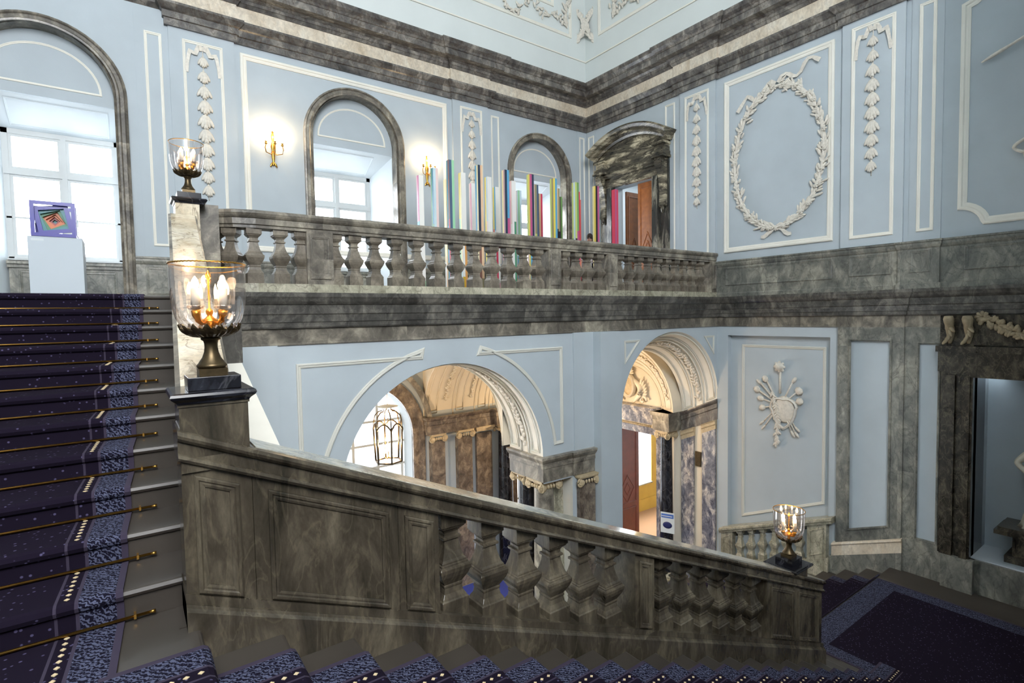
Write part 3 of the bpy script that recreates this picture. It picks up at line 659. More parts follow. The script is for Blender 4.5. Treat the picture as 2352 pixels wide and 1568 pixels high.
# belt entablature under the gallery and along the right wall
BELT = [(0, -.32), (.02, -.32), (.02, -.115), (.05, -.11), (.06, -.09), (.06, -.035), (.075, -.03), (.085, .06), (.10, .075), (.10, .185), (.12, .20), (.14, .23), (.155, .27), (.165, .29), (.165, .344), (0, .344)]
PATHB = [(.45, YG), (XB, YG), (XB, 4.6), (XB - .04, 4.6), (XB - .04, 3.54), (XB + .0, 3.54), (XB, -5)]
mb = MB(); hsweep(mb, PATHB, [(o, z) for o, z in BELT if z >= -.12] + [(0, -.12)] if 0 else [(0, -.115), (.05, -.11), (.06, -.09), (.06, -.035), (.075, -.03), (.085, .06), (.10, .075), (.10, .185), (.12, .20), (.14, .23), (.155, .27), (.165, .29), (.165, .344), (0, .344)])
struct(mb.build('trim_12', 'belt'))
mb = MB(); hsweep(mb, PATHB, [(0, -.325), (.022, -.325), (.022, -.31), (.015, -.30), (.015, -.115), (0, -.115)]); struct(mb.build('trim_13', 'grey'))

# ------------------------------------------------------------------ raked foreground balustrade
SL = -.4224
def zr(x, z): return z + SL * (x - .17)
t2 = empty('stair_balustrade', (3, 3.07, -2.2), 'dark olive marble balustrade sloping down to the right across the foreground', 'balustrade')
P2 = [(.165, 2.93), (6.75, 2.93)]
def raked(prof, x0, x1, mb, z_at=0):
    # prof = [(y, z at x = .17)]
    mb.rings([[(x, y, zr(x, z)) for y, z in prof] for x in (x0, x1)])
mb = MB(); raked([(2.93, -.66), (2.915, -.655), (2.905, -.64), (2.915, -.625), (2.93, -.62), (2.93, -.565), (2.915, -.56), (2.90, -.545), (2.895, -.53), (2.905, -.512), (2.93, -.505), (3.21, -.505), (3.235, -.53), (3.225, -.56), (3.21, -.62), (3.21, -.66)], .165, 6.72, mb)
rel(t2, mb).build('handrail', 'green', t2)
mb = MB(); raked([(2.935, -.506), (3.205, -.506), (3.205, -.500), (2.935, -.500)], .5, 6.5, mb); rel(t2, mb).build('rail_top', 'railtop', t2)
mb = MB(); raked([(2.90, -2.0), (2.90, -1.375), (2.915, -1.36), (2.92, -1.345), (3.20, -1.345), (3.20, -2.0)], .17, 6.75, mb); rel(t2, mb).build('base_course', 'green', t2)
mb = MB(); raked([(2.93, -2.0), (2.93, -1.3), (3.20, -1.3), (3.20, -2.0)], .17, 6.75, mb); rel(t2, mb).build('base_course', 'green', t2)
def panel2(x0, x1, parts, nm='panel'):
    mb = MB(); raked([(2.945, -1.35), (2.945, -.655), (3.19, -.655), (3.19, -1.35)], x0, x1, mb)
    for a, b in parts:
        PQ = lambda u, v, n=0: (u, 2.945 - n, v)
        frame(mb, PQ, [(a, zr(a, -1.29)), (b, zr(b, -1.29)), (b, zr(b, -.71)), (a, zr(a, -.71))], mprof(.045, .02))
    return rel(t2, mb).build(nm, 'green', t2)
panel2(.175, .478, [(.225, .42)], 'pedestal'); panel2(.48, 1.26, [(.55, 1.20)]); panel2(1.262, 1.53, [(1.30, 1.49)], 'pedestal')
panel2(3.36, 3.60, [(3.40, 3.56)], 'pedestal'); panel2(5.45, 6.72, [(5.52, 6.02), (6.12, 6.62)], 'pedestal')
bx = [1.66, 1.96, 2.255, 2.55, 2.84, 3.13] + [3.80 + .30 * i for i in range(6)]
for x in bx:
    mb = MB(); c = (x, 3.07, 0); w = .098; zb = zr(x, -1.345) ; zt = zr(x, -.655)
    H = zt - zb; pr = [(r / .5 * w, zb + H * q) for r, q in BAL]
    R = []
    for i, (r, z) in enumerate(pr):
        ring = []
        for a, b in ((-1, -1), (1, -1), (1, 1), (-1, 1)):
            zz = z + (SL * a * r if i in (0, len(pr) - 1) else 0) + (-.03 if i == 0 else .03 if i == len(pr) - 1 else 0)
            ring.append((x + a * r, 3.07 + b * r, zz))
        R.append(ring)
    mb.rings(R); rel(t2, mb).build('baluster', 'green', t2, bevel=.004)
# newel blocks carrying the lamps (stand on the rake)
def newel(x, y, w, d, zb, zt, label, m='green', cap='black', loc=None):
    t = empty('newel_post', (x, y, zb), label, 'newel post')
    mb = MB(); mb.box(-w, w, -d, d, 0, zt - zb - .05); mb.box(-w - .006, w + .006, -d - .006, d + .006, zt - zb - .07, zt - zb - .04); mb.build('shaft', m, t)
    mb = MB(); mb.square((0, 0, zt - zb), [(w + .005, -.055), (w + .012, -.045), (w + .03, -.03), (w + .036, -.018), (w + .032, -.006), (w + .022, 0)]); mb.build('cap', cap, t)
    return t
newel(.325, 3.07, .148, .14, -.72, -.335, 'squat dark marble newel with black cap under the big foreground lamp')
newel(6.15, 3.07, .16, .145, -3.15, -2.935, 'low marble newel block at the lower end of the sloping balustrade', cap='black')
# coping and parapet of the left flight (skewed with the flight)
def xl(y): return .0605 * y + .0
t3 = empty('stair_parapet', (.4, 5, .4), 'pale yellow-veined marble coping sloping up between the two urn lamps at the left', 'parapet')
def cop(y): return -1.70 + .4205 * y
mb = MB(); mb.rings([[(xl(y) + a, y, cop(y) + b) for a, b in ((0.012, -.02), (.012, 0), (.235, 0), (.235, -.02))] for y in (3.2, 6.82)]); rel(t3, mb).build('coping', 'yellow', t3)
mb = MB(); mb.rings([[(xl(y) + a, y, cop(y) + b) for a, b in ((-.012, -.13), (-.012, -.01), (.012, -.002), (.235, -.002), (.25, -.01), (.25, -.13))] for y in (3.2, 6.82)]); rel(t3, mb).build('handrail', 'grey', t3)
mb = MB(); mb.rings([[(xl(y) + a, y, cop(y) + b) for a, b in ((.0, -1.25), (0, -.13), (.235, -.13), (.235, -1.25))] for y in (3.2, 6.82)]); rel(t3, mb).build('panel', 'grey', t3)
t = empty('newel_post', (.585, 6.97, .285), 'upper newel of pale marble with black cap at the left end of the gallery', 'newel post')
mb = MB(); mb.box(-.115, .115, -.13, .15, 0, 1.02); mb.build('shaft', 'yellow', t)
mb = MB(); mb.square((.02, 0, 1.07), [(.14, -.06), (.145, -.045), (.165, -.03), (.172, -.015), (.16, 0)]); mb.build('cap', 'black', t)
mb = MB(); mb.box(.10, .33, .1, .95, 0, 1.06); mb.build('return_rail', 'grey', t)
# stringer under the left flight: pale plaster ledge with a dark marble end
mb = MB(); mb.rings([[(xl(y) + .236, y, GROUND), (xl(y) + .236, y, -.394 + .35 * (y - 5.5)), (.85, y, -.394 + .35 * (y - 5.5)), (.85, y, GROUND)] for y in (3.25, 5.5)])
mb2 = MB(); mb2.rings([[(xl(y) + .236, y, -.394 + .35 * (y - 5.5)), (xl(y) + .236, y, .2), (.86, y, .2), (.86, y, -.394 + .35 * (y - 5.5))] for y in (5.5, 7.0)]); struct(mb2.build('trim_24', 'belt'))
o = struct(mb.build('wall_stringer', 'white'))

# ------------------------------------------------------------------ urn lamps on the newels
def petal_ring(mb, n, r0, z0, r1, z1, w, tilt=0):
    for k in range(n):
        a = 2 * PI * k / n; ca, sa = math.cos(a), math.sin(a); R = []
        for t_, ww in ((0, .5), (.35, 1), (.65, .85), (.88, .45), (1, .05)):
            r = r0 + (r1 - r0) * t_ + .006 * t_ * t_; z = z0 + (z1 - z0) * t_
            h = w * ww / 2
            R.append([(r * ca - h * sa, r * sa + h * ca, z), ((r + .006) * ca, (r + .006) * sa, z - .002), (r * ca + h * sa, r * sa - h * ca, z), ((r - .004) * ca, (r - .004) * sa, z + .002)])
        mb.rings(R)
def lamp(loc, label, power, rot=0):
    t = empty('urn_lamp', loc, label, 'lamp')
    mb = MB(); mb.box(-.115, .115, -.10, .10, 0, .065); mb.build('plinth', 'black', t, bevel=.003)
    mb = MB(); mb.box(-.062, .062, -.062, .062, .065, .10)
    st = [(.0, .10), (.062, .10), (.068, .108), (.068, .116), (.060, .124), (.052, .134), (.040, .152), (.031, .180), (.028, .205), (.029, .224), (.034, .236), (.044, .243), (.045, .250), (.034, .256), (.0, .258)]
    R = [[(r * (1 + (.05 * (k % 2) if .13 < z < .235 else 0)) * math.cos(2 * PI * k / 36), r * (1 + (.05 * (k % 2) if .13 < z < .235 else 0)) * math.sin(2 * PI * k / 36), z) for k in range(36)] for r, z in st]
    mb.rings(R, sm=True); mb.build('foot', 'bronze', t)
    mb = MB()
    for n_, off, tip, wd in ((14, 0, .322, .052), (14, .5, .306, .044)):
        for k in range(n_):
            a_ = 2 * PI * (k + off) / n_; ca, sa = math.cos(a_), math.sin(a_); R = []
            for f, ww in ((0, .55), (.3, .9), (.55, 1), (.75, .8), (.9, .4), (1, .04)):
                r = .034 + (.134 - .034) * (1 - (1 - f) ** 1.5) * (1 if off == 0 else .96); z = .255 + (tip - .255) * f ** 1.9; h = wd * ww / 2
                R.append([(r * ca - h * sa, r * sa + h * ca, z + .002), ((r + .007) * ca, (r + .007) * sa, z - .003), (r * ca + h * sa, r * sa - h * ca, z + .002), ((r - .002) * ca, (r - .002) * sa, z + .003)])
            mb.rings(R)
    mb.lathe((0, 0, 0), [(.0, .250), (.04, .254), (.075, .264), (.10, .276)], 28); mb.build('leaf_cup', 'bronze', t)
    mb = MB(); pr = [(.02, .270), (.07, .276), (.103, .290), (.130, .315), (.148, .350), (.160, .400), (.166, .46), (.168, .53), (.168, .617)]
    mb.lathe((0, 0, 0), pr, 44); mb.build('glass_bowl', 'bowl', t)
    mb = MB(); mb.tube([(.168 * math.cos(a * PI / 60), .168 * math.sin(a * PI / 60), .617 + .0022 * (a % 2)) for a in range(120)], .004, 6, closed=True); mb.build('rim', 'gold', t)
    mb = MB(); mb.lathe((0, 0, 0), [(.0, .272), (.018, .276), (.012, .295), (.026, .312), (.038, .330), (.036, .342), (.020, .352), (.012, .362), (.016, .374), (.018, .384), (.012, .394), (.005, .400), (.004, .54), (.012, .55), (.013, .565), (.004, .585), (.0, .59)], 20)
    for k in range(4):
        a_ = PI / 4 + k * PI / 2 + rot; c, s_ = math.cos(a_), math.sin(a_)
        mb.tube([(.025 * c, .025 * s_, .33), (.05 * c, .05 * s_, .322), (.072 * c, .072 * s_, .338), (.082 * c, .082 * s_, .365), (.084 * c, .084 * s_, .39)], .012, 8, rads=[.010, .010, .012, .017, .020])
    mb.build('candle_arms', 'gold', t)
    for k in range(4):
        a_ = PI / 4 + k * PI / 2 + rot; c, s_ = .084 * math.cos(a_), .084 * math.sin(a_)
        cd = MB(); cd.lathe((c, s_, .0), [(.0, .392), (.019, .394), (.0195, .495), (.0, .498)], 18); cd = cd.build('candle', 'candle', t)
        b = MB(); b.lathe((c, s_, .392), [(.012, 0), (.030, .004), (.037, .012), (.038, .020), (.035, .021), (.018, .008)], 20); b.build('drip_pan', 'bowl', cd)
        b = MB(); b.lathe((c, s_, .497), [(.0, 0), (.013, .002), (.0175, .018), (.014, .036), (.006, .050), (.0, .058)], 14); b.build('bulb', 'bulb', cd)
    for x_, y_, z_, e_ in ((0, 0, .66, 2.2), (.03, -.10, .57, .5), (-.10, .0, .57, .3)):
        pl = bpy.data.lights.new('candle_light', 'POINT'); pl.energy = power * e_; pl.color = (1, .68, .40); pl.shadow_soft_size = .03
        lo = bpy.data.objects.new('candle_light', pl); COL.objects.link(lo); lo.parent = t; lo.location = (x_, y_, z_)
    return t
lamp((.335, 3.05, -.334), 'big glass urn lamp with four candles, nearest, on the squat newel at left centre', 1.2, -.06)
lamp((.61, 6.96, 1.358), 'small glass urn lamp on the upper newel at the left end of the gallery balustrade', 1.2, .05)
lamp((6.16, 3.07, -2.936), 'glass urn lamp glowing at the lower right end of the sloping balustrade', 1.2, .5)

# ------------------------------------------------------------------ wall sconces
def sconce(u, v, label):
    t = empty('wall_sconce', (u, YA, v), label, 'wall lamp', 'gilt sconces beside the middle arched window')
    mb = MB(); mb.lathe((0, -.03, -.38), [(.0, 0), (.012, .01), (.02, .03), (.012, .06), (.03, .14), (.038, .26), (.026, .30), (.03, .33), (.045, .38), (.03, .44), (.016, .48), (.026, .53), (.03, .6), (.016, .64), (.022, .67), (.0, .69)], 12, sy=.7)
    for s in (-1, 1): leaf(mb, lambda a, b, c=0: (a, -.03 - c, b), s * .01, -.30, .01, -PI / 2 + s * .5, .12, .04, .02)
    mb.build('backplate', 'gold', t)
    for a in (-1, 0, 1):
        x = a * .15; y = -.15 if a else -.22
        mb = MB(); mb.tube([(0, -.03, -.08), (x * .35, y * .6, -.17), (x * .8 + a * .03, y * .9, -.15), (x + a * .02, y, -.07), (x, y, .0)], .0085, 8)
        mb.lathe((x, y, 0), [(.0, 0), (.014, .002), (.03, .01), (.032, .016), (.014, .014), (.014, .04), (.026, .048), (.026, .052), (.0, .052)], 12); arm = mb.build('arm', 'gold', t)
        mb = MB(); mb.lathe((x, y, .05), [(.0115, 0), (.0115, .12), (.0, .122)], 10); c = mb.build('candle', 'candle', arm)
        mb = MB(); mb.lathe((x, y, .172), [(.0, 0), (.009, .004), (.012, .016), (.008, .034), (.0, .05)], 8); mb.build('bulb', 'bulb', arm)
        pl = bpy.data.lights.new('sconce_light', 'POINT'); pl.energy = 4.5; pl.color = (1, .70, .38); pl.shadow_soft_size = .02
        lo = bpy.data.objects.new('sconce_light', pl); COL.objects.link(lo); lo.parent = t; lo.location = (x, y, .24)
    return t
sconce(2.49, 3.44, 'gilt three-candle sconce left of the middle arched window')
sconce(5.88, 3.50, 'gilt three-candle sconce right of the middle arched window')

# ------------------------------------------------------------------ coloured posts standing on the gallery
PC_ = dict(teal=(60, 140, 165), green=(86, 150, 118), brown=(146, 104, 92), slate=(84, 104, 130), mint=(160, 214, 172), peach=(232, 196, 158), red=(214, 88, 100), white=(240, 240, 236), cream=(240, 226, 172),
           blue=(96, 170, 208), pale=(204, 226, 236), pink=(232, 168, 190), navy=(48, 62, 84), yellow=(236, 214, 96), mauve=(200, 160, 160), magenta=(196, 92, 138), coral=(232, 118, 104), lime=(200, 214, 130),
           black=(40, 36, 42), olive=(158, 150, 116), orange=(226, 168, 100), rose=(240, 214, 210), gold=(226, 188, 50), grass=(122, 170, 96), hot=(220, 66, 96))
for k, c in PC_.items(): M['p_' + k] = plain('post_paint_' + k, S(*c), .45, noise=.02)
H0, H1 = FLOOR, 2.90
# (column, row, [left-front quarter], [left-back], [right-front], [right-back]); each list = (colour from the top, z where it ends)...
POSTS = [
 (0, 2, 'magenta teal', 'pink blue', 'white green', 'white mint'), (0, 1, 'teal green hot', 'green slate', 'pale red', 'rose pink'),
 (0, 0, 'brown red', 'teal blue', 'slate navy', 'mint peach'), (1, 2, 'cream peach', 'cream white', 'cream white', 'peach cream'),
 (1, 1, 'cream pale', 'yellow mint', 'white gold', 'white orange'), (2, 2, 'pink mint', 'rose cream', 'white pale', 'white mint'),
 (1, 0, 'cream mauve', 'blue magenta', 'navy brown', 'peach olive'), (2, 1, 'pale rose', 'yellow pink', 'white mint', 'white coral'),
 (3, 2, 'blue pale', 'yellow coral', 'white hot', 'white pink'), (2, 0, 'mauve pink', 'cream pink', 'navy coral', 'blue magenta'),
 (3, 1, 'rose white', 'pink mauve', 'white blue', 'white green'), (4, 2, 'pale blue', 'rose coral', 'mint blue', 'pale grass'),
 (3, 0, 'yellow cream', 'lime rose', 'magenta blue', 'navy coral'), (4, 1, 'rose pink', 'white rose', 'olive lime', 'slate teal'),
 (5, 2, 'black teal', 'black blue', 'peach orange', 'hot magenta'), (4, 0, 'olive cream', 'lime grass', 'yellow gold', 'blue teal'),
 (5, 1, 'peach orange', 'olive green', 'peach black', 'olive black'), (6, 2, 'orange hot', 'peach red', 'black black', 'grass red'),
 (5, 0, 'pale blue', 'lime grass', 'lime black', 'grass magenta'), (6, 1, 'magenta coral', 'red coral', 'magenta red', 'hot coral'),
 (7, 2, 'coral red', 'coral orange', 'coral red', 'coral red'), (6, 0, 'yellow cream', 'cream yellow', 'black yellow', 'magenta yellow'),
 (7, 1, 'blue slate', 'blue teal', 'blue magenta', 'slate blue'), (7, 0, 'hot yellow', 'hot gold', 'magenta yellow', 'hot red')]
ordn = ['first', 'second', 'third', 'fourth', 'fifth', 'sixth', 'seventh', 'eighth', 'ninth']
for c, r, *q in POSTS:
    rr = random.Random(c * 7 + r); w = .053; x = 4.925 + .628 * c; y = 8.71 + .63 * r
    t = empty('painted_post', (x, y, H0), '%s and %s painted square post, %s column from the left, %s row of the installation' % (q[0].split()[0].replace('hot', 'crimson'), q[2].split()[0].replace('hot', 'crimson'), ordn[c], ('front', 'middle', 'back')[r]), 'sculpture', 'multicoloured posts standing on the gallery')
    mb = MB(); mb.box(.003, 2 * w - .003, .003, 2 * w - .003, 0, H1 - H0 - .001); mb.build('core', 'p_' + q[2].split()[0], t)
    # left face near and far strip, front face left and right strip; the two hidden faces repeat them
    spots = [((0, .003, 0, w), (2 * w - .003, 2 * w, 0, w)), ((0, .003, w, 2 * w), (2 * w - .003, 2 * w, w, 2 * w)), ((0, w, -.0015, .003), (0, w, 2 * w - .003, 2 * w + .0015)), ((w, 2 * w, -.0015, .003), (w, 2 * w, 2 * w - .003, 2 * w + .0015))]
    for cols, bx_ in zip(q, spots):
        cs = cols.split(); n = len(cs); zc = [H1 - H0] + sorted([rr.uniform(.35, 1.75) for _ in range(n - 1)], reverse=True) + [0]
        for i, cc in enumerate(cs):
            for x0, x1, y0, y1 in bx_: mb = MB(); mb.box(x0, x1, y0, y1, zc[i + 1], zc[i]); mb.build('painted_strip', 'p_' + cc, t)

# white plinth with openwork cube at the head of the stairs
t = empty('display_plinth', (-.745, 9.75, FLOOR), 'tall white display plinth before the left window at the stair head', 'plinth')
mb = MB(); mb.box(-.285, .285, -.27, .30, 0, .89); mb.build('body', 'whitebox', t, bevel=.004)
mb = MB(); mb.box(-.25, -.12, -.273, -.268, .83, .86); mb.build('caption_card', 'roomwhite', t)
M['cubeblue'] = plain('deep_blue_lacquer', S(46, 44, 150), .3, noise=.1); M['cubeteal'] = plain('teal_lacquer', S(30, 120, 130), .35); M['cubeora'] = plain('orange_lacquer', S(206, 104, 40), .35); M['cubered'] = plain('red_brown_lacquer', S(150, 50, 50), .35); M['cubegreen'] = plain('green_lacquer', S(40, 120, 80), .35)
t = empty('openwork_cube', (-.755, 9.74, FLOOR + .89), 'blue openwork cube sculpture with nested twisted square frames, on the white plinth', 'sculpture')
hc = .235
for k, (m, s_, y) in enumerate([('cubeblue', 1, -.235), ('cubeblue', .86, -.19), ('cubeteal', .74, -.15), ('cubegreen', .64, -.11), ('cubeora', .53, -.07), ('cubeora', .43, -.03), ('cubered', .33, .01), ('cubeteal', .24, .05), ('cubeblue', 1, .20)]):
    mb = MB(); a = (k % 8) * .16; pts = [(hc * s_ * (math.cos(a) * p - math.sin(a) * q), hc + .003 + hc * s_ * (math.sin(a) * p + math.cos(a) * q)) for p, q in ((-1, -1), (1, -1), (1, 1), (-1, 1))]
    if k in (0, 8): pts = [(-hc, .002), (hc, .002), (hc, 2 * hc), (-hc, 2 * hc)]
    else: pts = [(x * .92, hc + (z - hc) * .92) for x, z in pts]
    wd = .045 if k in (0, 8) else .05
    frame(mb, lambda u, v, n=0, y=y: (u, y - n, v), pts, [(0, 0), (0, .035), (wd, .035), (wd, 0)]); mb.build('square_frame', m, t)
for sx in (-1, 1):
    for zz in (.02, .235, .45):
        mb = MB(); mb.box(sx * hc - .02 * (sx > 0), sx * hc + .02 * (sx < 0), -.235, .235, zz - .018, zz + .018); mb.build('side_bar', 'cubeblue', t)
for k in range(4):
    mb = MB(); s = .8 - .16 * k; frame(mb, lambda u, v, n=0: (hc - .015 + n, u, v), [(-hc * s, hc - hc * s), (hc * s, hc - hc * s), (hc * s, hc + hc * s), (-hc * s, hc + hc * s)], [(0, 0), (0, .02), (.025, .02), (.025, 0)]); mb.build('square_frame', ('cubeblue', 'cubeteal', 'cubeblue', 'cubeteal')[k], t)

# ------------------------------------------------------------------ upper doorway in the right wall
t = empty('door_surround', (XB, 9.69, FLOOR), 'black and cream striped marble door surround with curved pediment and scroll brackets', 'door surround')
def relP(t, P): l = t.location; return lambda u, v, n=0: tuple(Vector(P(u, v, n)) - l)
RB = relP(t, PB)
mb = MB()
for a, b in ((8.78, 9.02), (10.36, 10.60)): mb = MB(); mb.pbox(RB, a, b, FLOOR, 3.48, 0, .10); mb.pbox(RB, a + .04, b - .04, FLOOR, 3.48, .10, .13); mb.build('jamb', 'jambstripe', t)
mb = MB()
for a, b in ((8.52, 8.78), (10.60, 10.86)): mb = MB(); mb.pbox(RB, a, b, FLOOR, 3.9, 0, .07); mb.build('outer_jamb', 'jambstripe', t)
mb = MB(); mb.pbox(RB, 8.78, 10.60, 3.48, 3.74, 0, .10); mb.pbox(RB, 8.80, 10.58, 3.54, 3.66, .10, .125); mb.pbox(RB, 8.72, 10.66, 3.74, 3.80, 0, .17)
for n_, (z0_, z1_) in ((.20, (3.80, 3.84)), (.14, (3.84, 4.30))): mb.pbox(RB, 8.55, 10.83, z0_, z1_, 0, n_)
mb.build('lintel', 'doorstripe', t)
for y in (8.66, 10.72):      # scroll brackets
    mb = MB(); pr = [(.07, 2.72), (.10, 2.66), (.15, 2.70), (.13, 2.80), (.12, 3.0), (.15, 3.3), (.22, 3.55), (.30, 3.66), (.32, 3.78), (.30, 3.86), (.07, 3.86)]
    mb.rings([[RB(u, z, n) for n, z in pr] for u in (y - .10, y + .10)])
    for s in (-1, 1):
        mb.tube([RB(y + s * .10, 3.76 + .07 * math.cos(a * .6) * (1 - a * .08), .22 + .07 * math.sin(a * .6) * (1 - a * .08)) for a in range(11)], .014)
    leaf(mb, RB, y, 2.72, .13, -PI / 2, .22, .12, .06); mb.build('scroll_bracket', 'doorstripe', t)
for y0, y1 in ((8.48, 8.86), (10.52, 10.90)):
    mb = MB(); mb.pbox(RB, y0, y1, 3.86, 3.92, 0, .34); mb.pbox(RB, y0 + .02, y1 - .02, 3.92, 4.02, 0, .31); mb.pbox(RB, y0 + .04, y1 - .04, 4.02, 4.2, 0, .24); mb.pbox(RB, y0 + .01, y1 - .01, 4.18, 4.24, 0, .32); mb.build('impost_block', 'doorstripe', t)
mb = MB(); rP = 2.42; zc = 4.93 - .02 - rP; a1 = math.acos((1.42) / rP)
path = arc(9.69, zc, rP - .26, a1 + .02, PI - a1 - .02, 24)
strip(mb, RB, path, [(0, 0), (0, .20), (-.05, .24), (-.08, .34), (-.14, .36), (-.16, .42), (-.22, .46), (-.26, .46), (-.26, 0)])
mb.build('pediment_cornice', 'doorstripe', t)
mb = MB(); tp = [(8.52, 4.2), (10.86, 4.2)] + [p for p in arc(9.69, zc, rP - .20, a1 + .06, PI - a1 - .06, 20)]
k = len(tp); mb.add([RB(a, b, .15) for a, b in tp] + [RB(a, b, 0) for a, b in tp], [tuple(range(k)), tuple(range(2 * k - 1, k - 1, -1))] + [(i, (i + 1) % k, k + (i + 1) % k, k + i) for i in range(k)]); mb.build('tympanum', 'doorstripe', t)
d = empty('door_1', (0, 0, 0), kind='structure')
def doorleaf(P, u0, u1, z0, z1, m, parent, nm='leaf', th=.05):
    mb = MB(); mb.pbox(P, u0, u1, z0, z1, -th, 0)
    c = (u0 + u1) / 2; w = u1 - u0; H = z1 - z0
    frame(mb, P, rect(u0 + .12 * w, u1 - .12 * w, z0 + .10, z0 + H * .30), mprof(.035, .02)); frame(mb, P, rect(u0 + .12 * w, u1 - .12 * w, z0 + H * .34, z1 - .12), mprof(.035, .02))
    zc_ = z0 + H * .46
    for q in (1, .45): frame(mb, P, [(c - .3 * w * q, zc_), (c, zc_ - .42 * q), (c + .3 * w * q, zc_), (c, zc_ + .42 * q)], [(0, 0), (0, .014), (.02, .014), (.02, 0)])
    return mb.build(nm, m, parent)
doorleaf(shift(PB, -.12), 9.03, 9.66, FLOOR, 3.46, 'oak', d, 'leaf')
doorleaf(lambda u, v, n=0: (u, 10.24 - n, v), 11.42, 12.05, FLOOR, 3.40, 'oakshade', d, 'leaf')
mb = MB()
for a, b, c_, e_, f_, g_ in ((11.4, 15, 11.7, 11.8, FLOOR, 4.4), (15, 15.1, 8, 11.8, FLOOR, 4.4), (11.4, 15, 8.0, 8.1, FLOOR, 4.4), (11.4, 15, 8, 11.8, 4.4, 4.5), (11.4, 15, 8, 11.8, FLOOR - .1, FLOOR)): mb.box(a, b, c_, e_, f_, g_)
struct(mb.build('wall_upper_room', 'roomwhite'))
area('room_daylight_standin', (13, 10, 4.2), (0, 0, 0), 2, 2, 40, DAY)  # lamp added under the ceiling in place of this room's unseen windows

# ------------------------------------------------------------------ seated attendant behind the railing
def person():
    t = empty('person', (9.42, 9.66, FLOOR), 'person with dark hair, only the head showing over the gallery railing', 'person')
    V = [(0, 0, .93), (0, .01, 1.15), (0, 0, 1.36), (0, -.01, 1.46), (0, -.02, 1.54), (0, -.03, 1.62),
         (-.19, 0, 1.36), (-.23, .01, 1.08), (-.21, -.12, .90), (-.20, -.17, .84), (.19, 0, 1.36), (.23, .01, 1.08), (.21, -.12, .90), (.20, -.17, .84),
         (-.09, 0, .86), (-.10, -.02, .48), (-.10, .02, .09), (-.10, -.13, .04), (.09, 0, .86), (.10, -.02, .48), (.10, .02, .09), (.10, -.13, .04)]
    Eg = [(0, 1), (1, 2), (2, 3), (3, 4), (4, 5), (2, 6), (6, 7), (7, 8), (8, 9), (2, 10), (10, 11), (11, 12), (12, 13), (0, 14), (14, 15), (15, 16), (16, 17), (0, 18), (18, 19), (19, 20), (20, 21)]
    Rr = [.13, .11, .11, .05, .07, .08, .055, .042, .03, .03, .055, .042, .03, .03, .085, .055, .04, .033, .085, .055, .04, .033]
    me = bpy.data.meshes.new('body'); me.from_pydata(V, Eg, []); me.materials.append(M['skin']); o = bpy.data.objects.new('body', me); COL.objects.link(o); o.parent = t
    sk = o.modifiers.new('skin', 'SKIN'); sk.use_smooth_shade = True
    for i, r in enumerate(Rr): me.skin_vertices[0].data[i].radius = (r, r)
    me.skin_vertices[0].data[0].use_root = True
    sb = o.modifiers.new('sub', 'SUBSURF'); sb.levels = sb.render_levels = 1
    mb = MB(); mb.ell((0, .015, 1.625), ((.085, 0, 0), (0, .10, 0), (0, 0, .115)), 14, 8); mb.ell((0, .07, 1.56), ((.07, 0, 0), (0, .05, 0), (0, 0, .09)), 12, 6); mb.build('hair', 'hair', t)
    mb = MB(); mb.ell((0, -.105, 1.60), ((.012, 0, 0), (0, .02, 0), (0, 0, .02)), 6, 4); mb.build('nose', 'skin', t)
    mb = MB(); mb.lathe((0, .0, 0), [(.165, .84), (.16, 1.0), (.15, 1.12), (.17, 1.3), (.16, 1.38), (.08, 1.45), (.06, 1.47)], 18, sy=.72)
    for s in (-1, 1): mb.tube([(s * .17, 0, 1.37), (s * .225, .01, 1.22), (s * .235, .01, 1.08)], .065, 10)
    mb.build('blouse', 'cloth', t)
    mb = MB(); mb.lathe((0, 0, 0), [(.155, .98), (.175, .85), (.19, .6), (.2, .45)], 18, sy=.78); mb.build('skirt', 'black', t)
    t.rotation_euler = (0, 0, -.9)
person()

# ------------------------------------------------------------------ arcade under the gallery
SHR = -.445
h1 = [(2.27, GROUND), (6.52, GROUND), (6.52, -2.98), (5.83, -2.98), (5.83, -2.5)] + arc(4.05, -2.5, 1.78, 0, PI, 36)[1:] + [(2.27, -2.5)]
h2 = [(7.84, GROUND), (XB + .02, GROUND), (XB + .02, -2.03)] + [(9.48 + 1.64 * math.cos(PI * i / 32), -2.03 + 1.63 * math.sin(PI * i / 32)) for i in range(33)] 
mb = MB()
outer = [(.5, GROUND), (h1[0]), h1[1], (h2[0]), (h2[1]), (11.12, GROUND), (11.12, -.0), (.5, 0)]
# build the front as strips so that the openings can reach the floor
full = [(.5, GROUND), (2.27, GROUND), (2.27, -2.5)] + arc(4.05, -2.5, 1.78, PI, 0, 36)[1:] + [(5.83, -2.98), (6.52, -2.98), (6.52, GROUND), (7.84, GROUND), (7.84, -2.03)] + \
       [(9.48 + 1.64 * math.cos(PI - PI * i / 32), -2.03 + 1.63 * math.sin(PI * i / 32)) for i in range(1, 33)] + [(11.13, -2.03), (11.13, .05), (.5, .05)]
tr = tessellate_polygon([[Vector((a, b, 0)) for a, b in full]])
mb.add([PG(a, b, 0) for a, b in full], tr); mb.add([PG(a, b, -1.0) for a, b in full], tr)
wa = struct(mb.build('wall_arcade', 'blue'))
mb = MB()      # soffits and jambs
a1p = arc(4.05, -2.5, 1.78, 0, PI, 40)
mb.rings([[PG(u, v, 0), PG(u, v, -1.0)] for u, v in a1p], loop=False, cap=False, sm=True)
a2p = [(9.48 + 1.64 * math.cos(PI * i / 40), -2.03 + 1.63 * math.sin(PI * i / 40)) for i in range(41)]
mb.rings([[PG(u, v, 0), PG(u, v + SHR, -1.0)] for u, v in a2p], loop=False, cap=False, sm=True)
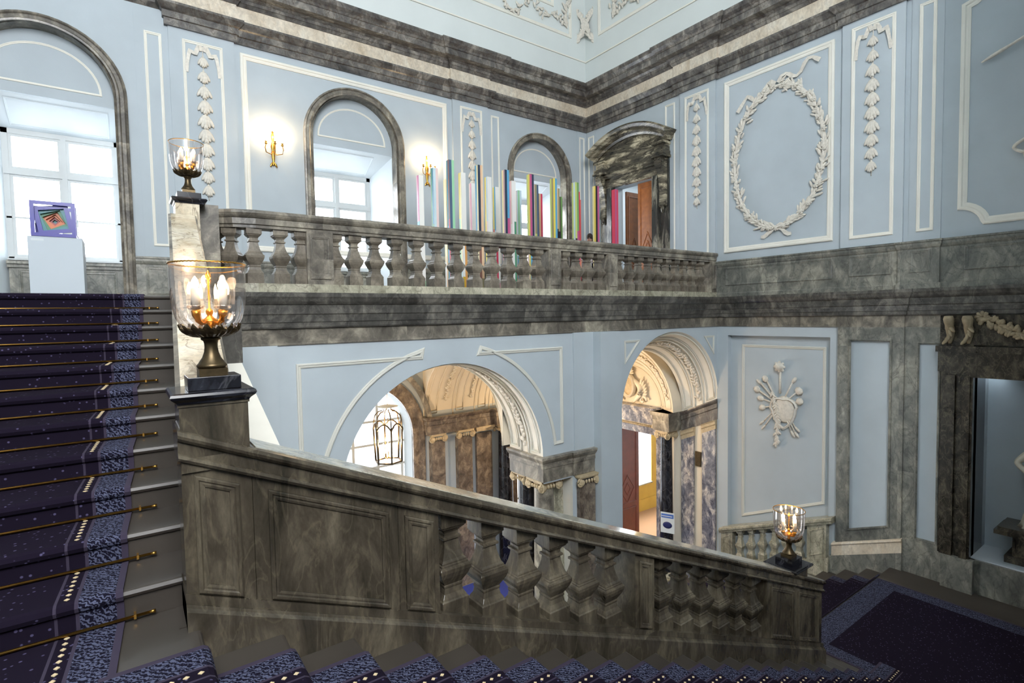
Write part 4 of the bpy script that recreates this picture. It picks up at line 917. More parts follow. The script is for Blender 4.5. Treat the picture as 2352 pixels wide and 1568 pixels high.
mb.add([PG(7.84, -2.03, 0), PG(7.84, -2.47, -1), PG(7.84, GROUND, -1), PG(7.84, GROUND, 0)], [(0, 1, 2, 3)])
mb.add([PG(2.27, -2.5, 0), PG(2.27, -2.5, -1), PG(2.27, GROUND, -1), PG(2.27, GROUND, 0)], [(0, 1, 2, 3)])
mb.add([PG(6.52, -2.9, 0), PG(6.52, -2.9, -1), PG(6.52, GROUND, -1), PG(6.52, GROUND, 0)], [(0, 1, 2, 3)])
mb.build('soffit', 'white', wa)
def soffit_panels(uc, vs, r, rv_, shr, a0, a1, par, dep=1.0, P=PG):
    def Q(s, n, off=0):      # s = angle, n = depth from 0 to 1
        return P(uc + (r - off) * math.cos(s), vs + (rv_ - off) * math.sin(s) + shr * n, -dep * n)
    for n0, n1 in ((.08, .30), (.70, .92)):
        mb = MB(); pts = [Q(a0 + .04, n0, .012)] + [Q(a0 + .04 + (a1 - a0 - .08) * i / 30, n1, .012) for i in range(31)] + [Q(a1 - .04 - (a1 - a0 - .08) * i / 30, n0, .012) for i in range(30)]
        mb.tube(pts, .016, 4, closed=True); pts2 = [Q(a0 + .06, n0 + .035, .008)] + [Q(a0 + .06 + (a1 - a0 - .12) * i / 30, n1 - .035, .008) for i in range(31)] + [Q(a1 - .06 - (a1 - a0 - .12) * i / 30, n0 + .035, .008) for i in range(30)]
        mb.tube(pts2, .008, 4, closed=True); mb.build('soffit_moulding', 'white', par)
    for n0 in (.385, .615):
        mb = MB(); mb.tube([Q(a0 + (a1 - a0) * i / 36, n0, .02) for i in range(37)], .02, 4); mb.build('soffit_moulding', 'white', par)
    mb = MB(); rr = random.Random(8); L = abs(a1 - a0) * r; nn = int(L / .085)
    for i in range(nn):
        s = a0 + .10 + (a1 - a0 - .2) * i / nn
        for k in range(3):
            c = Vector(Q(s, .5 + rr.uniform(-.055, .055), .045)); d = Vector(Q(s - .05, .5 + rr.uniform(-.05, .05), .03)) - c; d.normalize()
            e = Vector(Q(s, .6, .04)) - Vector(Q(s, .4, .04)); e.normalize(); f = d.cross(e)
            mb.ell(c, (e * .035, f * .022, d * .06), 6, 4)
    mb.build('leaf_garland', 'relief', par)
soffit_panels(4.05, -2.5, 1.78, 1.78, 0, 0, PI, wa)
soffit_panels(9.48, -2.03, 1.64, 1.63, SHR, 0, PI, wa)
# spandrel mouldings
mp = mprof(.06, .028)
sp = [(1.74, -.575), (1.74, -2.2)] + [(4.05 + 2.04 * math.cos(a), -2.5 + 2.04 * math.sin(a)) for a in [PI - .02 - (PI / 2 - .29) * i / 20 for i in range(21)]]
mb = MB(); frame(mb, PG, sp[:2] + sp[2:] + [(3.50, -.565)], mp); mb.build('panel_moulding', 'soft', wa)
sp = [(6.30, -.565), (4.58, -.565)] + [(4.05 + 2.04 * math.cos(a), -2.5 + 2.04 * math.sin(a)) for a in [PI / 2 - .27 - (PI / 2 - .27 - .09) * i / 20 for i in range(21)]] + [(6.30, -2.31)]
mb = MB(); frame(mb, PG, sp, mp); mb.build('panel_moulding', 'soft', wa)
mb = MB(); frame(mb, PG, [(7.93, -.53), (7.94, -1.0), (8.40, -.53)][::-1], mprof(.045, .02)); frame(mb, PG, [(10.95, -.53), (10.55, -.53), (10.94, -.97)], mprof(.045, .02)); mb.build('panel_moulding', 'soft', wa)
# projecting wall piers
mb = MB(); mb.box(7.05, 7.60, 6.98, 7.2, GROUND, -.325); mb.box(7.6, 7.84, 7.19, 7.2, GROUND, -.6); mb.box(1.10, 1.52, 7.16, 7.2, GROUND, -.325); mb.box(6.56, 7.12, 7.17, 7.2, -2.5, -.325); mb.build('pier', 'blue', wa)
# impost entablature: front and reveal of the left arch's right pier
IMP = [(0, -2.95), (.015, -2.95), (.015, -2.72), (.03, -2.71), (.03, -2.62), (.05, -2.60), (.07, -2.57), (.09, -2.54), (.09, -2.50), (0, -2.495)]
mb = MB(); hsweep(mb, [(5.83, 8.2), (5.83, 7.2), (6.53, 7.2), (6.53, 7.17), (7.13, 7.17), (7.13, 7.2)][::-1], [(-o, z) for o, z in IMP][::-1])
mb.v = [(x, y, z) for x, y, z in mb.v]; struct(mb.build('trim_14', 'grey'))
mb = MB(); mb.box(5.84, 7.12, 7.21, 8.19, -2.97, -2.52); struct(mb.build('trim_15', 'grey'))

def ionic(t, c, r, z, facing, m='capital', round_=True):
    """ionic capital centred on c with volutes along the facing directions"""
    mb = MB(); x, y = c
    if round_: mb.lathe((x, y, z - .17), [(r * .98, 0), (r * 1.06, .02), (r, .035), (r * 1.0, .08), (r * 1.18, .12), (r * 1.05, .15)], 20)
    mb.box(x - r * 1.22, x + r * 1.22, y - r * 1.22, y + r * 1.22, z - .035, z)
    mb.box(x - r * 1.12, x + r * 1.12, y - r * 1.12, y + r * 1.12, z - .06, z - .035)
    for fx, fy in facing:
        q = (-fy, fx)
        for s in (-1, 1):
            cx, cy = x + fx * r * 1.08 + q[0] * s * r * 1.0, y + fy * r * 1.08 + q[1] * s * r * 1.0; cz = z - .13
            pts = []
            for i in range(26):
                a = i * .55; rad = .085 * (1 - i / 28); pts.append((cx + q[0] * s * -rad * math.sin(a) * -1, cy + q[1] * s * rad * math.sin(a), cz + rad * math.cos(a)))
            mb.tube(pts, .017, 6)
            mb.ell((cx, cy, cz), ((fx * .035 + abs(q[0]) * .07, fy * .035 + abs(q[1]) * .07, 0), (0, 0, .07), (fx * .02, fy * .02, 0)), 8, 5)
        for i in range(5): mb.ell((x + fx * r * 1.12 + q[0] * (i - 2) * r * .35, y + fy * r * 1.12 + q[1] * (i - 2) * r * .35, z - .12), ((.025, 0, 0), (0, .025, 0), (0, 0, .04)), 6, 4)
    return mb
def column(x, y, r, ztop, m, label, facing, zb=GROUND, capz=None):
    t = empty('column', (x, y, zb), label, 'column')
    H = ztop - zb
    mb = MB(); mb.lathe((0, 0, 0), [(r * 1.0, .22), (r * 1.0, H * .35), (r * .93, H * .7), (r * .86, H - .16)], 28); mb.build('shaft', m, t)
    mb = MB(); mb.box(-r * 1.35, r * 1.35, -r * 1.35, r * 1.35, 0, .12); mb.lathe((0, 0, 0), [(r * 1.3, .12), (r * 1.34, .15), (r * 1.2, .18), (r * 1.12, .19), (r * 1.2, .22), (r * 1.0, .25)], 28); mb.build('base', 'plinth', t)
    mb = ionic(t, (0, 0), r * .92, H, facing); mb.build('capital', 'capital', t)
    return t
column(6.06, 7.48, .205, -2.96, 'grey', 'front grey marble column with carved scroll capital under the right pier of the wide arch', [(0, -1), (-1, 0)])
column(6.10, 8.02, .205, -2.96, 'black', 'rear dark column of the pair under the right pier of the wide arch', [(-1, 0), (0, -1)])
t = empty('pilaster', (6.82, 7.18, GROUND), 'flat brown marble pilaster with scroll capital right of the paired columns', 'pilaster'); l = t.location
mb = MB(); mb.box(-.20, .20, -.06, .02, 0, -3.1 - GROUND); mb.build('shaft', 'pil', t)
mb = MB(); mb.box(-.24, .24, -.07, .02, 0, .2); mb.build('base', 'plinth', t)
mb = ionic(t, (0, .12), .2, -2.96 - GROUND, [(0, -1)], round_=False); mb.build('capital', 'capital', t)
column(6.50, 7.62, .17, -2.96, 'plinth', 'polished half column coloured pale as window light, between the front column and the flat pilaster', [(0, -1)])  # pale marble carries the window light in its colour

# right arch: reveal with raking impost, pilasters and portal on the right wall below the gallery
mb = MB()
pt = [[(XB + .02 - o, YG + d, z + SHR * d) for o, z in [(0, -2.50), (.03, -2.50), (.03, -2.24), (.05, -2.22), (.05, -2.12), (.08, -2.09), (.10, -2.05), (.10, -2.02), (0, -2.02)]] for d in (0, 1.0)]
mb.rings(pt); struct(mb.build('trim_16', 'cornice'))
mb = MB()
for d0, d1 in ((.03, .40), (.62, .99)):
    mb.rings([[(XB + .02 - o, YG + d, z + SHR * d) for o, z in [(0, -2.72), (.07, -2.72), (.07, -2.62), (.09, -2.60), (.09, -2.54), (.11, -2.50), (0, -2.50)]] for d in (d0, d1)])
struct(mb.build('trim_17', 'capital'))
for d0, d1, lab in ((.04, .39, 'outer breccia marble pilaster on the reveal of the right arch'), (.63, .98, 'inner breccia marble pilaster on the reveal of the right arch, beside the small dark plate')):
    t = empty('pilaster', (XB, YG + d0, GROUND), lab, 'pilaster'); mb = MB()
    mb.rings([[(.0, dd, 0), (-.05, dd, 0), (-.05, dd, -2.72 + SHR * (d0 + dd) - GROUND), (0, dd, -2.72 + SHR * (d0 + dd) - GROUND)] for dd in (0, d1 - d0)]); mb.build('shaft', 'breccia', t)
t = empty('wall_plate', (XB - .004, 7.72, -3.55), 'small dark plate on the pale strip between the breccia pilasters', 'plate'); mb = MB(); mb.box(-.02, 0, -.075, .075, -.18, .18); mb.build('plate', 'bronze', t)
# right wall, ground floor under the gallery
mb = MB()
lun = [(11.48, GROUND), (11.48, -.3), (7.2, -.3), (7.2, GROUND), (8.93, GROUND), (8.93, -3.18), (10.55, -3.18), (10.55, GROUND)]
tr = tessellate_polygon([[Vector((a, b, 0)) for a, b in lun]])
mb.add([PB(a, b, -.02) for a, b in lun], tr); wbl = struct(mb.build('wall_right_lower', 'ivory'))
# archivolt with garland against the end wall + lunette
def archivolt(P, uc, vs, r0, r1, a0, a1, par, n=0.0, dep=.35, mat='ivory', gar=True):
    mb = MB(); R = [[P(uc + r1 * math.cos(a), vs + r1 * math.sin(a), 0), P(uc + r1 * math.cos(a), vs + r1 * math.sin(a), dep), P(uc + r0 * math.cos(a), vs + r0 * math.sin(a), dep * .35), P(uc + r0 * math.cos(a), vs + r0 * math.sin(a), 0)] for a in [a0 + (a1 - a0) * i / 36 for i in range(37)]]
    mb.rings(R); mb.build('archivolt', mat, par)
    def Q(s, f, off=0): rr = r0 + (r1 - r0) * f; return P(uc + rr * math.cos(s), vs + rr * math.sin(s), dep * (.35 + .65 * f) + off)
    mb = MB()
    for f in (.18, .82): mb.tube([Q(a0 + .05 + (a1 - a0 - .1) * i / 36, f, .01) for i in range(37)], .014, 4)
    mb.tube([Q(a0 + .05, .18 + .64 * i / 4, .01) for i in range(5)], .014, 4); mb.tube([Q(a1 - .05, .18 + .64 * i / 4, .01) for i in range(5)], .014, 4)
    mb.build('archivolt_moulding', mat, par)
    if gar:
        mb = MB(); rr = random.Random(4); nn = int(abs(a1 - a0) * (r0 + r1) / 2 / .075)
        for i in range(nn):
            s = a0 + .18 + (a1 - a0 - .36) * i / nn
            for k in range(3):
                c = Vector(Q(s, .5 + rr.uniform(-.12, .12), .03)); d = (Vector(Q(s - .05, .5 + rr.uniform(-.1, .1), .02)) - c).normalized(); e = (Vector(Q(s, .8, .03)) - Vector(Q(s, .2, .03))).normalized(); f = d.cross(e)
                mb.ell(c, (e * .035, f * .025, d * .055), 6, 4)
        mb.build('leaf_garland', 'ivory', par)
lt = empty('lunette', (0, 0, 0), 'arched lunette with garlanded band above the lower portal', 'arch')
archivolt(PB, 9.85, -2.45, 1.2, 1.66, 0, PI, lt)
archivolt(shift(PB, -.02), 9.85, -2.45, 1.02, 1.2, 0, PI, lt, dep=.10, gar=False)
# cartouche
t = empty('carved_cartouche', (XB, 9.85, -2.45), 'carved oval cartouche with scrolls and palm leaves in the lunette above the lower portal', 'relief'); RQ = relP(t, PB)
mb = MB(); frame(mb, RQ, [(9.85 + .24 * math.cos(a * PI / 12), -1.95 + .33 * math.sin(a * PI / 12)) for a in range(24)], [(0, .06), (0, .16), (.03, .2), (.07, .14), (.08, .06)]); mb.build('oval_frame', 'ivory', t)
mb = MB(); mb.ell(RQ(9.85, -1.95, .08), ((0, .18, 0), (0, 0, .27), (-.06, 0, 0)), 20, 8); mb.build('oval_boss', 'capital', t)
for s in (-1, 1):
    mb = MB(); mb.tube([RQ(9.85 + s * (.20 + .26 * math.sin(i * .3)), -2.38 + i * .055, .12 + .05 * math.sin(i * .5)) for i in range(14)], .06, 8, rads=[.03 + .05 * math.sin(PI * i / 13) for i in range(14)])
    for i in range(7): leaf(mb, RQ, 9.85 + s * .3, -2.28, .08, PI / 2 - s * (.25 + .17 * i), .62 - .05 * i, .10, .06)
    mb.tube([RQ(9.85 + s * (.5 + .13 * math.cos(i * .5) * (1 - i / 14)), -2.30 + .13 * math.sin(i * .5) * (1 - i / 14), .10) for i in range(12)], .035, 6); mb.build('scroll', 'ivory', t)
mb = MB(); mb.ell(RQ(9.85, -1.55, .12), ((0, .09, 0), (0, 0, .11), (-.08, 0, 0)), 12, 6)
for i in range(9): leaf(mb, RQ, 9.85, -1.60, .10, PI * i / 8, .2, .08, .07)
mb.build('crest', 'ivory', t)
# portal
t = empty('door_surround', (XB, 9.75, GROUND), 'blue-grey marble lower portal with frieze and carved egg moulding, below the cartouche', 'door surround'); RQ = relP(t, PB)
mb = MB()
for a, b in ((8.72, 8.93), (10.55, 10.76)): mb = MB(); mb.pbox(RQ, a, b, GROUND, -3.0, -.02, .08); mb.build('jamb', 'breccia', t)
mb = MB(); mb.pbox(RQ, 8.72, 10.76, -3.18, -3.0, -.02, .09); mb.pbox(RQ, 8.95, 10.55, -2.90, -2.56, -.02, .16); mb.pbox(RQ, 8.9, 10.6, -2.56, -2.46, -.02, .24); mb.pbox(RQ, 8.86, 10.64, -2.50, -2.45, -.02, .28); mb.build('lintel', 'breccia', t)
mb = MB(); rr = random.Random(2)
for i in range(34): mb.ell(RQ(9.0 + .045 * i, -2.965, .11), ((0, .018, 0), (0, 0, .032), (-.03, 0, 0)), 6, 4)
mb.build('egg_moulding', 'capital', t)
for y in (8.88, 10.6):
    mb = MB(); mb.tube([RQ(y, -2.55 - .05 * i, .20 - .11 * math.sin(i * .5)) for i in range(9)], .05, 8, rads=[.07, .06, .05, .045, .04, .04, .045, .05, .03]); mb.build('scroll_bracket', 'capital', t)
column(10.83, 8.46, .165, -2.92, 'black', 'slender dark column with gilt-coloured scroll capital left of the breccia pilasters', [(-1, 0), (0, -1)])
mb = MB(); mb.box(10.62, 11.1, 8.22, 8.72, -2.92, -2.46); mb.box(10.58, 11.1, 8.20, 8.76, -2.55, -2.46); struct(mb.build('trim_18', 'grey'))
# notice on a stand
t = empty('notice_board', (10.70, 8.33, -5.22), 'small white and blue notice with a dark oval picture on the portal column', 'sign')
def RN(u, v, n=0): return (u * .42 + n * .6 - .0, -u * .9 + n * .2, v)
mb = MB(); mb.pbox(RN, -.17, .17, -.26, .26, -.01, 0); mb.build('board', 'roomwhite', t)
M['signblue'] = plain('sign_blue', S(70, 110, 190), .5); M['signdark'] = plain('sign_dark_blue', S(34, 44, 96), .5)
mb = MB(); mb.pbox(RN, -.15, .15, .12, .22, -.016, -.010); mb.build('heading_band', 'signblue', t)
mb = MB(); mb.pbox(RN, -.14, .12, .155, .175, -.019, -.016); mb.build('lettering', 'roomwhite', t)
mb = MB(); mb.ell(RN(0, -.06, -.012), ((.05, -.11, 0), (0, 0, .09), (.004, .004, 0)), 14, 5); mb.build('picture', 'signdark', t)
# room beyond the lower portal
mb = MB()
mb.box(11.3, 17, 7.3, 7.4, GROUND, -2.6); mb.box(16.9, 17, 7.3, 12.1, GROUND, -2.6); mb.box(11.14, 17, 7.3, 12.9, -2.6, -2.5)
struct(mb.build('wall_lower_room', 'roomwhite'))
mb = MB(); wall(mb, lambda u, v, n=0: (u, 12.0 - n, v), rect(11.14, 17, GROUND, -2.6), [rect(12.2, 14.55, -5.86, -2.9)], 0, -.02)
struct(mb.build('wall_lower_room_side', 'ochre'))
mb = MB(); wall(mb, lambda u, v, n=0: (u, 12.02 - n, v), rect(12.0, 14.8, -6.0, -2.8), [rect(12.2, 14.55, -5.86, -2.9)], 0, -.7)
struct(mb.build('window_7', 'roomwhite')); portal((13.4, 12.8, -4.4), 0, 2.3, 2.9)
mb = MB()
for u in (12.25, 13.35, 14.42): mb.box(u, u + .08, 12.62, 12.70, -5.86, -2.9)
for z in (-5.86, -4.2, -3.0): mb.box(12.2, 14.5, 12.62, 12.70, z, z + .08)
struct(mb.build('window_8', 'winpaint'))
mb = MB(); mb.box(11.14, 16.9, 11.93, 12.0, GROUND, -6.35); struct(mb.build('baseboard_lower_room', 'ochre'))
mb = MB(); mb.box(11.1, 17, 7.3, 12, GROUND, GROUND + .01); struct(mb.build('floor_lower_room', 'sand'))
t = empty('marble_sill', (13.4, 12.2, -5.86), 'white veined marble window sill seen through the lower portal', 'sill'); mb = MB(); mb.box(-1.17, 1.15, -.26, .42, 0, .04); mb.build('slab', 'plinth', t)
d = empty('door_2', (0, 0, 0), kind='structure')
doorleaf(lambda u, v, n=0: (u, 10.50 - n, v), 11.15, 12.16, GROUND, -3.2, 'mahog', d, 'leaf')

# ------------------------------------------------------------------ hall under the gallery: rear wall, vault, garden windows
mb = MB()
hw = lambda c: [(c - 1.26, GROUND + .02), (c + 1.26, GROUND + .02), (c + 1.26, -2.75)] + arc(c, -2.75, 1.26, 0, PI, 28)[1:]
PR = lambda u, v, n=0: (u, 11.5 - n, v)
wall(mb, PR, rect(-1, 11.12, GROUND, .0), [hw(4.08), hw(9.62)], 0, -.5, hmi=None)
wr = struct(mb.build('wall_back_lower', 'blue'))
for k, c in enumerate((4.08, 9.62)):
    w = empty('window_%d' % (k + 4), (0, 0, 0), kind='structure')
    mb = MB(); strip(mb, PR, archpath(c, 1.26, GROUND, -2.75), [(.0, -.02), (0, .06), (-.04, .075), (-.14, .05), (-.24, .05), (-.28, .07), (-.31, .06), (-.31, 0)]); mb.build('surround', 'pil', w)
    mb = MB(); PWd = lambda u, v, n=0: (u, 12.0 - n, v)
    for u in (-1.22, -.62, -.03, .56, 1.16): mb.pbox(PWd, c + u, c + u + .06, GROUND, -1.5, -.04, .04)
    for v in (-5.2, -4.2, -3.55, -3.0, -2.45): mb.pbox(PWd, c - 1.26, c + 1.26, v, v + .05, -.03, .03)
    mb.pbox(PWd, c - 1.26, c + 1.26, GROUND, -5.9, -.03, .03)
    mb.build('window_frame', 'winpaint', w)
    mb = MB(); mb.pbox(PWd, c - 1.26, c + 1.26, GROUND, -1.5, -.01, -.004); mb.build('pane', 'panelow', w)
# vault over the hall
va = struct(MB().build('ceiling_vault', 'ivory')) if False else None
mb = MB(); vp = [(9.85 + 1.66 * math.cos(PI * i / 28), -2.45 + 1.66 * math.sin(PI * i / 28)) for i in range(29)]
mb.rings([[(x, y, z) for y, z in vp] for x in (5.66, 7.84)], loop=False, cap=False, sm=True)
mb.rings([[(x, y, z) for y, z in vp if y > 9.84] for x in (7.84, 11.12)], loop=False, cap=False, sm=True)
mb.box(7.84, 11.12, 8.19, 9.86, -.78, -.70); mb.add([(7.84, y, z) for y, z in vp if y < 9.86] + [(7.84, 8.19, -.79)], [tuple(range(16))])
# bay with the tall window: higher flat vault, closed by a lunette towards the barrel
mb.box(.6, 5.66, 8.19, 11.5, -.80, -.70)
k = len(vp); mb.add([(5.66, y, z) for y, z in vp] + [(5.66, 11.51, -.79), (5.66, 8.19, -.79)], [tuple(range(0, 15)) + (k,), tuple(range(14, 29)) + (k + 1, k)])
va = struct(mb.build('ceiling_vault', 'ivory'))
mb = MB()      # groin moulding around the window bay
strip(mb, lambda u, v, n=0: (u, 11.46 - n, v), arc(4.05, -2.62, 1.66, -.0, PI, 30), [(0, 0), (0, .10), (-.10, .13), (-.12, 0)]); mb.build('groin_moulding', 'grey', va)
def vrib(x0, x1, gar):
    smax = PI if x0 < 7.8 else PI / 2
    def Q(s, f, off=0):
        s = s * smax / PI
        return (x0 + (x1 - x0) * f, 9.85 + (1.66 - off) * math.cos(s), -2.45 + (1.66 - off) * math.sin(s))
    def Q0(s, f, off=0): return (x0 + (x1 - x0) * f, 9.85 + (1.66 - off) * math.cos(s), -2.45 + (1.66 - off) * math.sin(s))
    a0, a1 = .06, PI - .06
    mb = MB(); 
    if gar:
        rr = random.Random(int(x0 * 10))
        for i in range(70):
            s = .28 + (PI - .56) * i / 70
            for k in range(3):
                c = Vector(Q(s, .5 + rr.uniform(-.2, .2), .03)); d = (Vector(Q(s - .04, .5 + rr.uniform(-.2, .2), .02)) - c).normalized(); e = Vector((1, 0, 0)); mb.ell(c, (e * .03, d.cross(e) * .022, d * .05), 6, 4)
        mb.build('leaf_garland', 'ivory', va)
    else:
        for q in (.02, .06):
            mb.tube([Q(a0 + q + (a1 - a0 - 2 * q) * i / 30, .12 + q, .008) for i in range(31)] + [Q(a1 - q - (a1 - a0 - 2 * q) * i / 30, .88 - q, .008) for i in range(31)], .012, 4, closed=True)
        mb.build('soffit_moulding', 'ivory', va)
for x0, x1, g_ in ((5.72, 6.05, 0), (6.1, 6.36, 1), (6.5, 6.78, 0), (6.86, 7.05, 1), (7.15, 7.45, 0), (7.6, 7.9, 0), (8.0, 8.3, 1), (8.4, 8.7, 0), (8.9, 9.2, 1), (9.3, 9.7, 0), (9.9, 10.2, 1), (10.3, 10.7, 0)): vrib(x0, x1, g_)
mb = MB()
for x in (5.66, 6.45, 7.08, 7.52): mb.tube([(x, 9.85 + 1.655 * math.cos(PI * i / 28), -2.45 + 1.655 * math.sin(PI * i / 28)) for i in range(29)], .02, 4)
mb.build('rib', 'ivory', va)
ENT = [(0, -2.80), (.02, -2.80), (.02, -2.58), (.04, -2.56), (.04, -2.47), (.08, -2.43), (.10, -2.38), (0, -2.37)]
mb = MB(); hsweep(mb, [(5.66, 11.5), (5.66, 11.30), (6.45, 11.30), (6.45, 11.34), (7.07, 11.34), (7.07, 11.38), (7.6, 11.38), (7.6, 11.25), (8.2, 11.25), (8.2, 11.5)][::1], ENT)
struct(mb.build('trim_19', 'pil'))
for i, (x0, x1, y, m, lab) in enumerate(((5.77, 6.12, 11.33, 'pil', 'first brown marble pilaster right of the lower arched window'), (6.50, 6.91, 11.36, 'pil', 'second brown marble pilaster right of the lower arched window'), (7.08, 7.55, 11.42, 'pil', 'broad flat brown pilaster panel, third from the lower arched window'))):
    t = empty('pilaster', ((x0 + x1) / 2, y, GROUND), lab, 'pilaster'); w = (x1 - x0) / 2
    mb = MB(); mb.box(-w, w, 0, .2 if y < 11.4 else .1, 0, -2.98 - GROUND); mb.build('shaft', m, t)
    if i < 2: mb = ionic(t, (0, .16), w * .92, -2.80 - GROUND, [(0, -1)], round_=False)
    else: mb = MB(); mb.box(-w - .02, w + .02, -.05, .1, -2.92 - GROUND, -2.8 - GROUND); mb.box(-w - .05, w + .05, -.08, .1, -2.86 - GROUND, -2.8 - GROUND)
    mb.build('capital', 'capital', t)
column(7.86, 11.28, .20, -2.80, 'black', 'dark round column ending the row of pilasters under the vault', [(0, -1), (-1, 0)])
# blue rugs and floor edge in the hall below
t = empty('floor_rug', (6.3, 10.4, GROUND), 'bright blue rug on the hall floor, glimpsed between the foreground balusters', 'rug'); mb = MB(); mb.box(-1.6, 4.2, -1.4, .9, 0, .02); mb.build('pile', 'bluerug', t)

# ------------------------------------------------------------------ hanging lantern
t = empty('hanging_lantern', (4.04, 9.8, -2.30), 'hexagonal gilt hanging lantern with candles in front of the lower arched window', 'lantern')
hexp = lambda r, z, a0=.35: [(r * math.cos(a0 + k * PI / 3), r * math.sin(a0 + k * PI / 3), z) for k in range(6)]
mb = MB(); mb.tube([(0, 0, .92), (0, 0, 1.50)], .03, 8, rads=[.02, .032]); mb.lathe((0, 0, .85), [(.0, .09), (.02, .06), (.03, .03), (.012, 0)], 12); mb.build('hanger', 'candle', t)
mb = MB(); mb.lathe((0, 0, .58), [(.0, .035), (.08, .028), (.21, .0), (.20, -.006), (.0, .01)], 28); mb.build('smoke_plate', 'white', t)
mb = MB(); mb.tube([(0, 0, .5), (0, 0, .86)], .006, 6); mb.build('chain', 'gold', t)
bars = MB(); A, B_ = hexp(.29, .16), hexp(.26, -.50)
for k in range(6):
    a, b = A[k], A[(k + 1) % 6]; a2, b2 = B_[k], B_[(k + 1) % 6]
    mb = MB(); mb.tube([a, a2], .017, 6); mb.tube([a2, (a2[0], a2[1], a2[2] - .03)], .008, 6, rads=[.010, .004]); mb.tube([a, (a[0], a[1], a[2] + .06)], .006, 6, rads=[.008, .003])
    mb.tube([a2, b2], .016, 6)
    pts = []
    for i in range(13): f = i / 12; pts.append((a[0] + (b[0] - a[0]) * f, a[1] + (b[1] - a[1]) * f, a[2] - .03 + .13 * math.sin(PI * f) ** .8))
    mb.tube(pts, .015, 6)
    pts = [(p[0], p[1], p[2] - .035) for p in pts[2:11]]; mb.tube(pts, .004, 6)
    c = A[k]; mb.tube([c, (c[0] * .95, c[1] * .95, c[2] + .14), (c[0] * .88, c[1] * .88, c[2] + .24), (c[0] * .6, c[1] * .6, c[2] + .32), (c[0] * .35, c[1] * .35, c[2] + .33), (c[0] * .3, c[1] * .3, c[2] + .37)], .012, 6)
    mb.build('frame_side', 'bronze', t)
mb = MB(); 
for k in range(5): a = k * 2 * PI / 5; mb.tube([(0, 0, -.42), (.05 * math.cos(a), .05 * math.sin(a), -.45), (.10 * math.cos(a), .10 * math.sin(a), -.40), (.10 * math.cos(a), .10 * math.sin(a), -.33)], .007, 6)
mb.tube([(0, 0, -.46), (0, 0, .5)], .005, 6); mb.build('candle_arms', 'gold', t)
for k in range(5):
    a = k * 2 * PI / 5; x, y = .10 * math.cos(a), .10 * math.sin(a); mb = MB(); mb.lathe((x, y, -.33), [(.0, 0), (.03, .0), (.013, .012), (.013, .13), (.0, .132)], 10); c = mb.build('candle', 'candle', t)
    mb = MB(); mb.lathe((x, y, -.198), [(.0, 0), (.013, .016), (.0, .05)], 8); mb.build('bulb', 'bulb', c)
pl = bpy.data.lights.new('lantern_light', 'POINT'); pl.energy = 75; pl.color = (1, .68, .38); pl.shadow_soft_size = .08; lo = bpy.data.objects.new('lantern_light', pl); COL.objects.link(lo); lo.parent = t; lo.location = (0, 0, -.12)
# lamp added behind the pier, no lantern there: lights the vault by the portal
pl = bpy.data.lights.new('hall_vault_fill', 'POINT'); pl.energy = 95; pl.color = (1, .70, .40); pl.shadow_soft_size = .1; lo = bpy.data.objects.new('hall_vault_fill', pl); COL.objects.link(lo); lo.location = (8.9, 9.8, -2.6)

# ------------------------------------------------------------------ right wall below the belt
mb = MB()
def lowB(y, z): return z
out = [(-5, GROUND), (7.22, GROUND), (7.22, 0), (-5, 0)]
niche = [(4.76, -4.30), (6.94, -5.22), (6.94, -.53), (4.76, -.53)]
wall(mb, PB, out, [niche, rect(.04, 2.56, -4.1, -1.06)], 0, -.14)
wlow = struct(mb.build('wall_right_stair', 'blue'))
mb = MB(); mb.box(XB + .13, XB + .2, 4.7, 7.0, GROUND, 0)
mb.build('niche_back', 'blue', wlow)
mb = MB(); frame(mb, shift(PB, -.13), [(4.88, -3.90), (6.66, -4.68), (6.66, -.73), (4.88, -.73)], mprof(.06, .03)); mb.build('panel_moulding', 'soft', wlow)
# marble pilaster faced with blue panels
RK = -.40
def rk(y, z): return z + RK * (y - 4.0)      # raking height, z given at y = 4
mb = MB(); P4 = shift(PB, 0)
wall(mb, PB, [(3.52, GROUND), (4.60, GROUND), (4.60, -.32), (3.52, -.32)], [[(3.72, rk(3.72, -4.06)), (4.385, rk(4.385, -4.06)), (4.385, -.56), (3.72, -.56)]], .06, .0)
frame(mb, shift(PB, .06), [(3.70, rk(3.7, -4.08)), (4.405, rk(4.405, -4.08)), (4.405, -.54), (3.70, -.54)], [(0, 0), (0, .02), (.02, .025), (.04, 0)])
o = struct(mb.build('trim_20', 'dado'))
mb = MB(); mb.rings([[(XB, y, rk(y, -4.55)), (XB - .09, y, rk(y, -4.55)), (XB - .09, y, rk(y, -4.36)), (XB - .11, y, rk(y, -4.33)), (XB - .10, y, rk(y, -4.30)), (XB, y, rk(y, -4.28))] for y in (3.50, 4.66)]); struct(mb.build('trim_21', 'cream'))
mb = MB(); mb.rings([[(XB, y, GROUND), (XB - .085, y, GROUND), (XB - .085, y, rk(y, -4.55)), (XB, y, rk(y, -4.55))] for y in (3.50, 4.70)]); mb.box(XB - .05, XB, -5, 3.5, GROUND, -4.12); mb.box(XB - .06, XB, 2.95, 3.5, -4.12, -4.06)
struct(mb.build('trim_22', 'dado'))
mb = MB(); wall(mb, PB, [(2.9, -4.08), (3.52, -4.08), (3.52, -.32), (2.9, -.32)], [[(3.02, -4.02), (3.32, -4.02), (3.32, -.59), (3.02, -.59)]], .03, 0); frame(mb, shift(PB, .03), rect(3.0, 3.34, -4.06, -.57), [(0, 0), (0, .02), (.02, .025), (.04, 0)])
mb.box(XB - .03, XB, -5, 2.95, -1.1, -.32); struct(mb.build('trim_23', 'dado'))
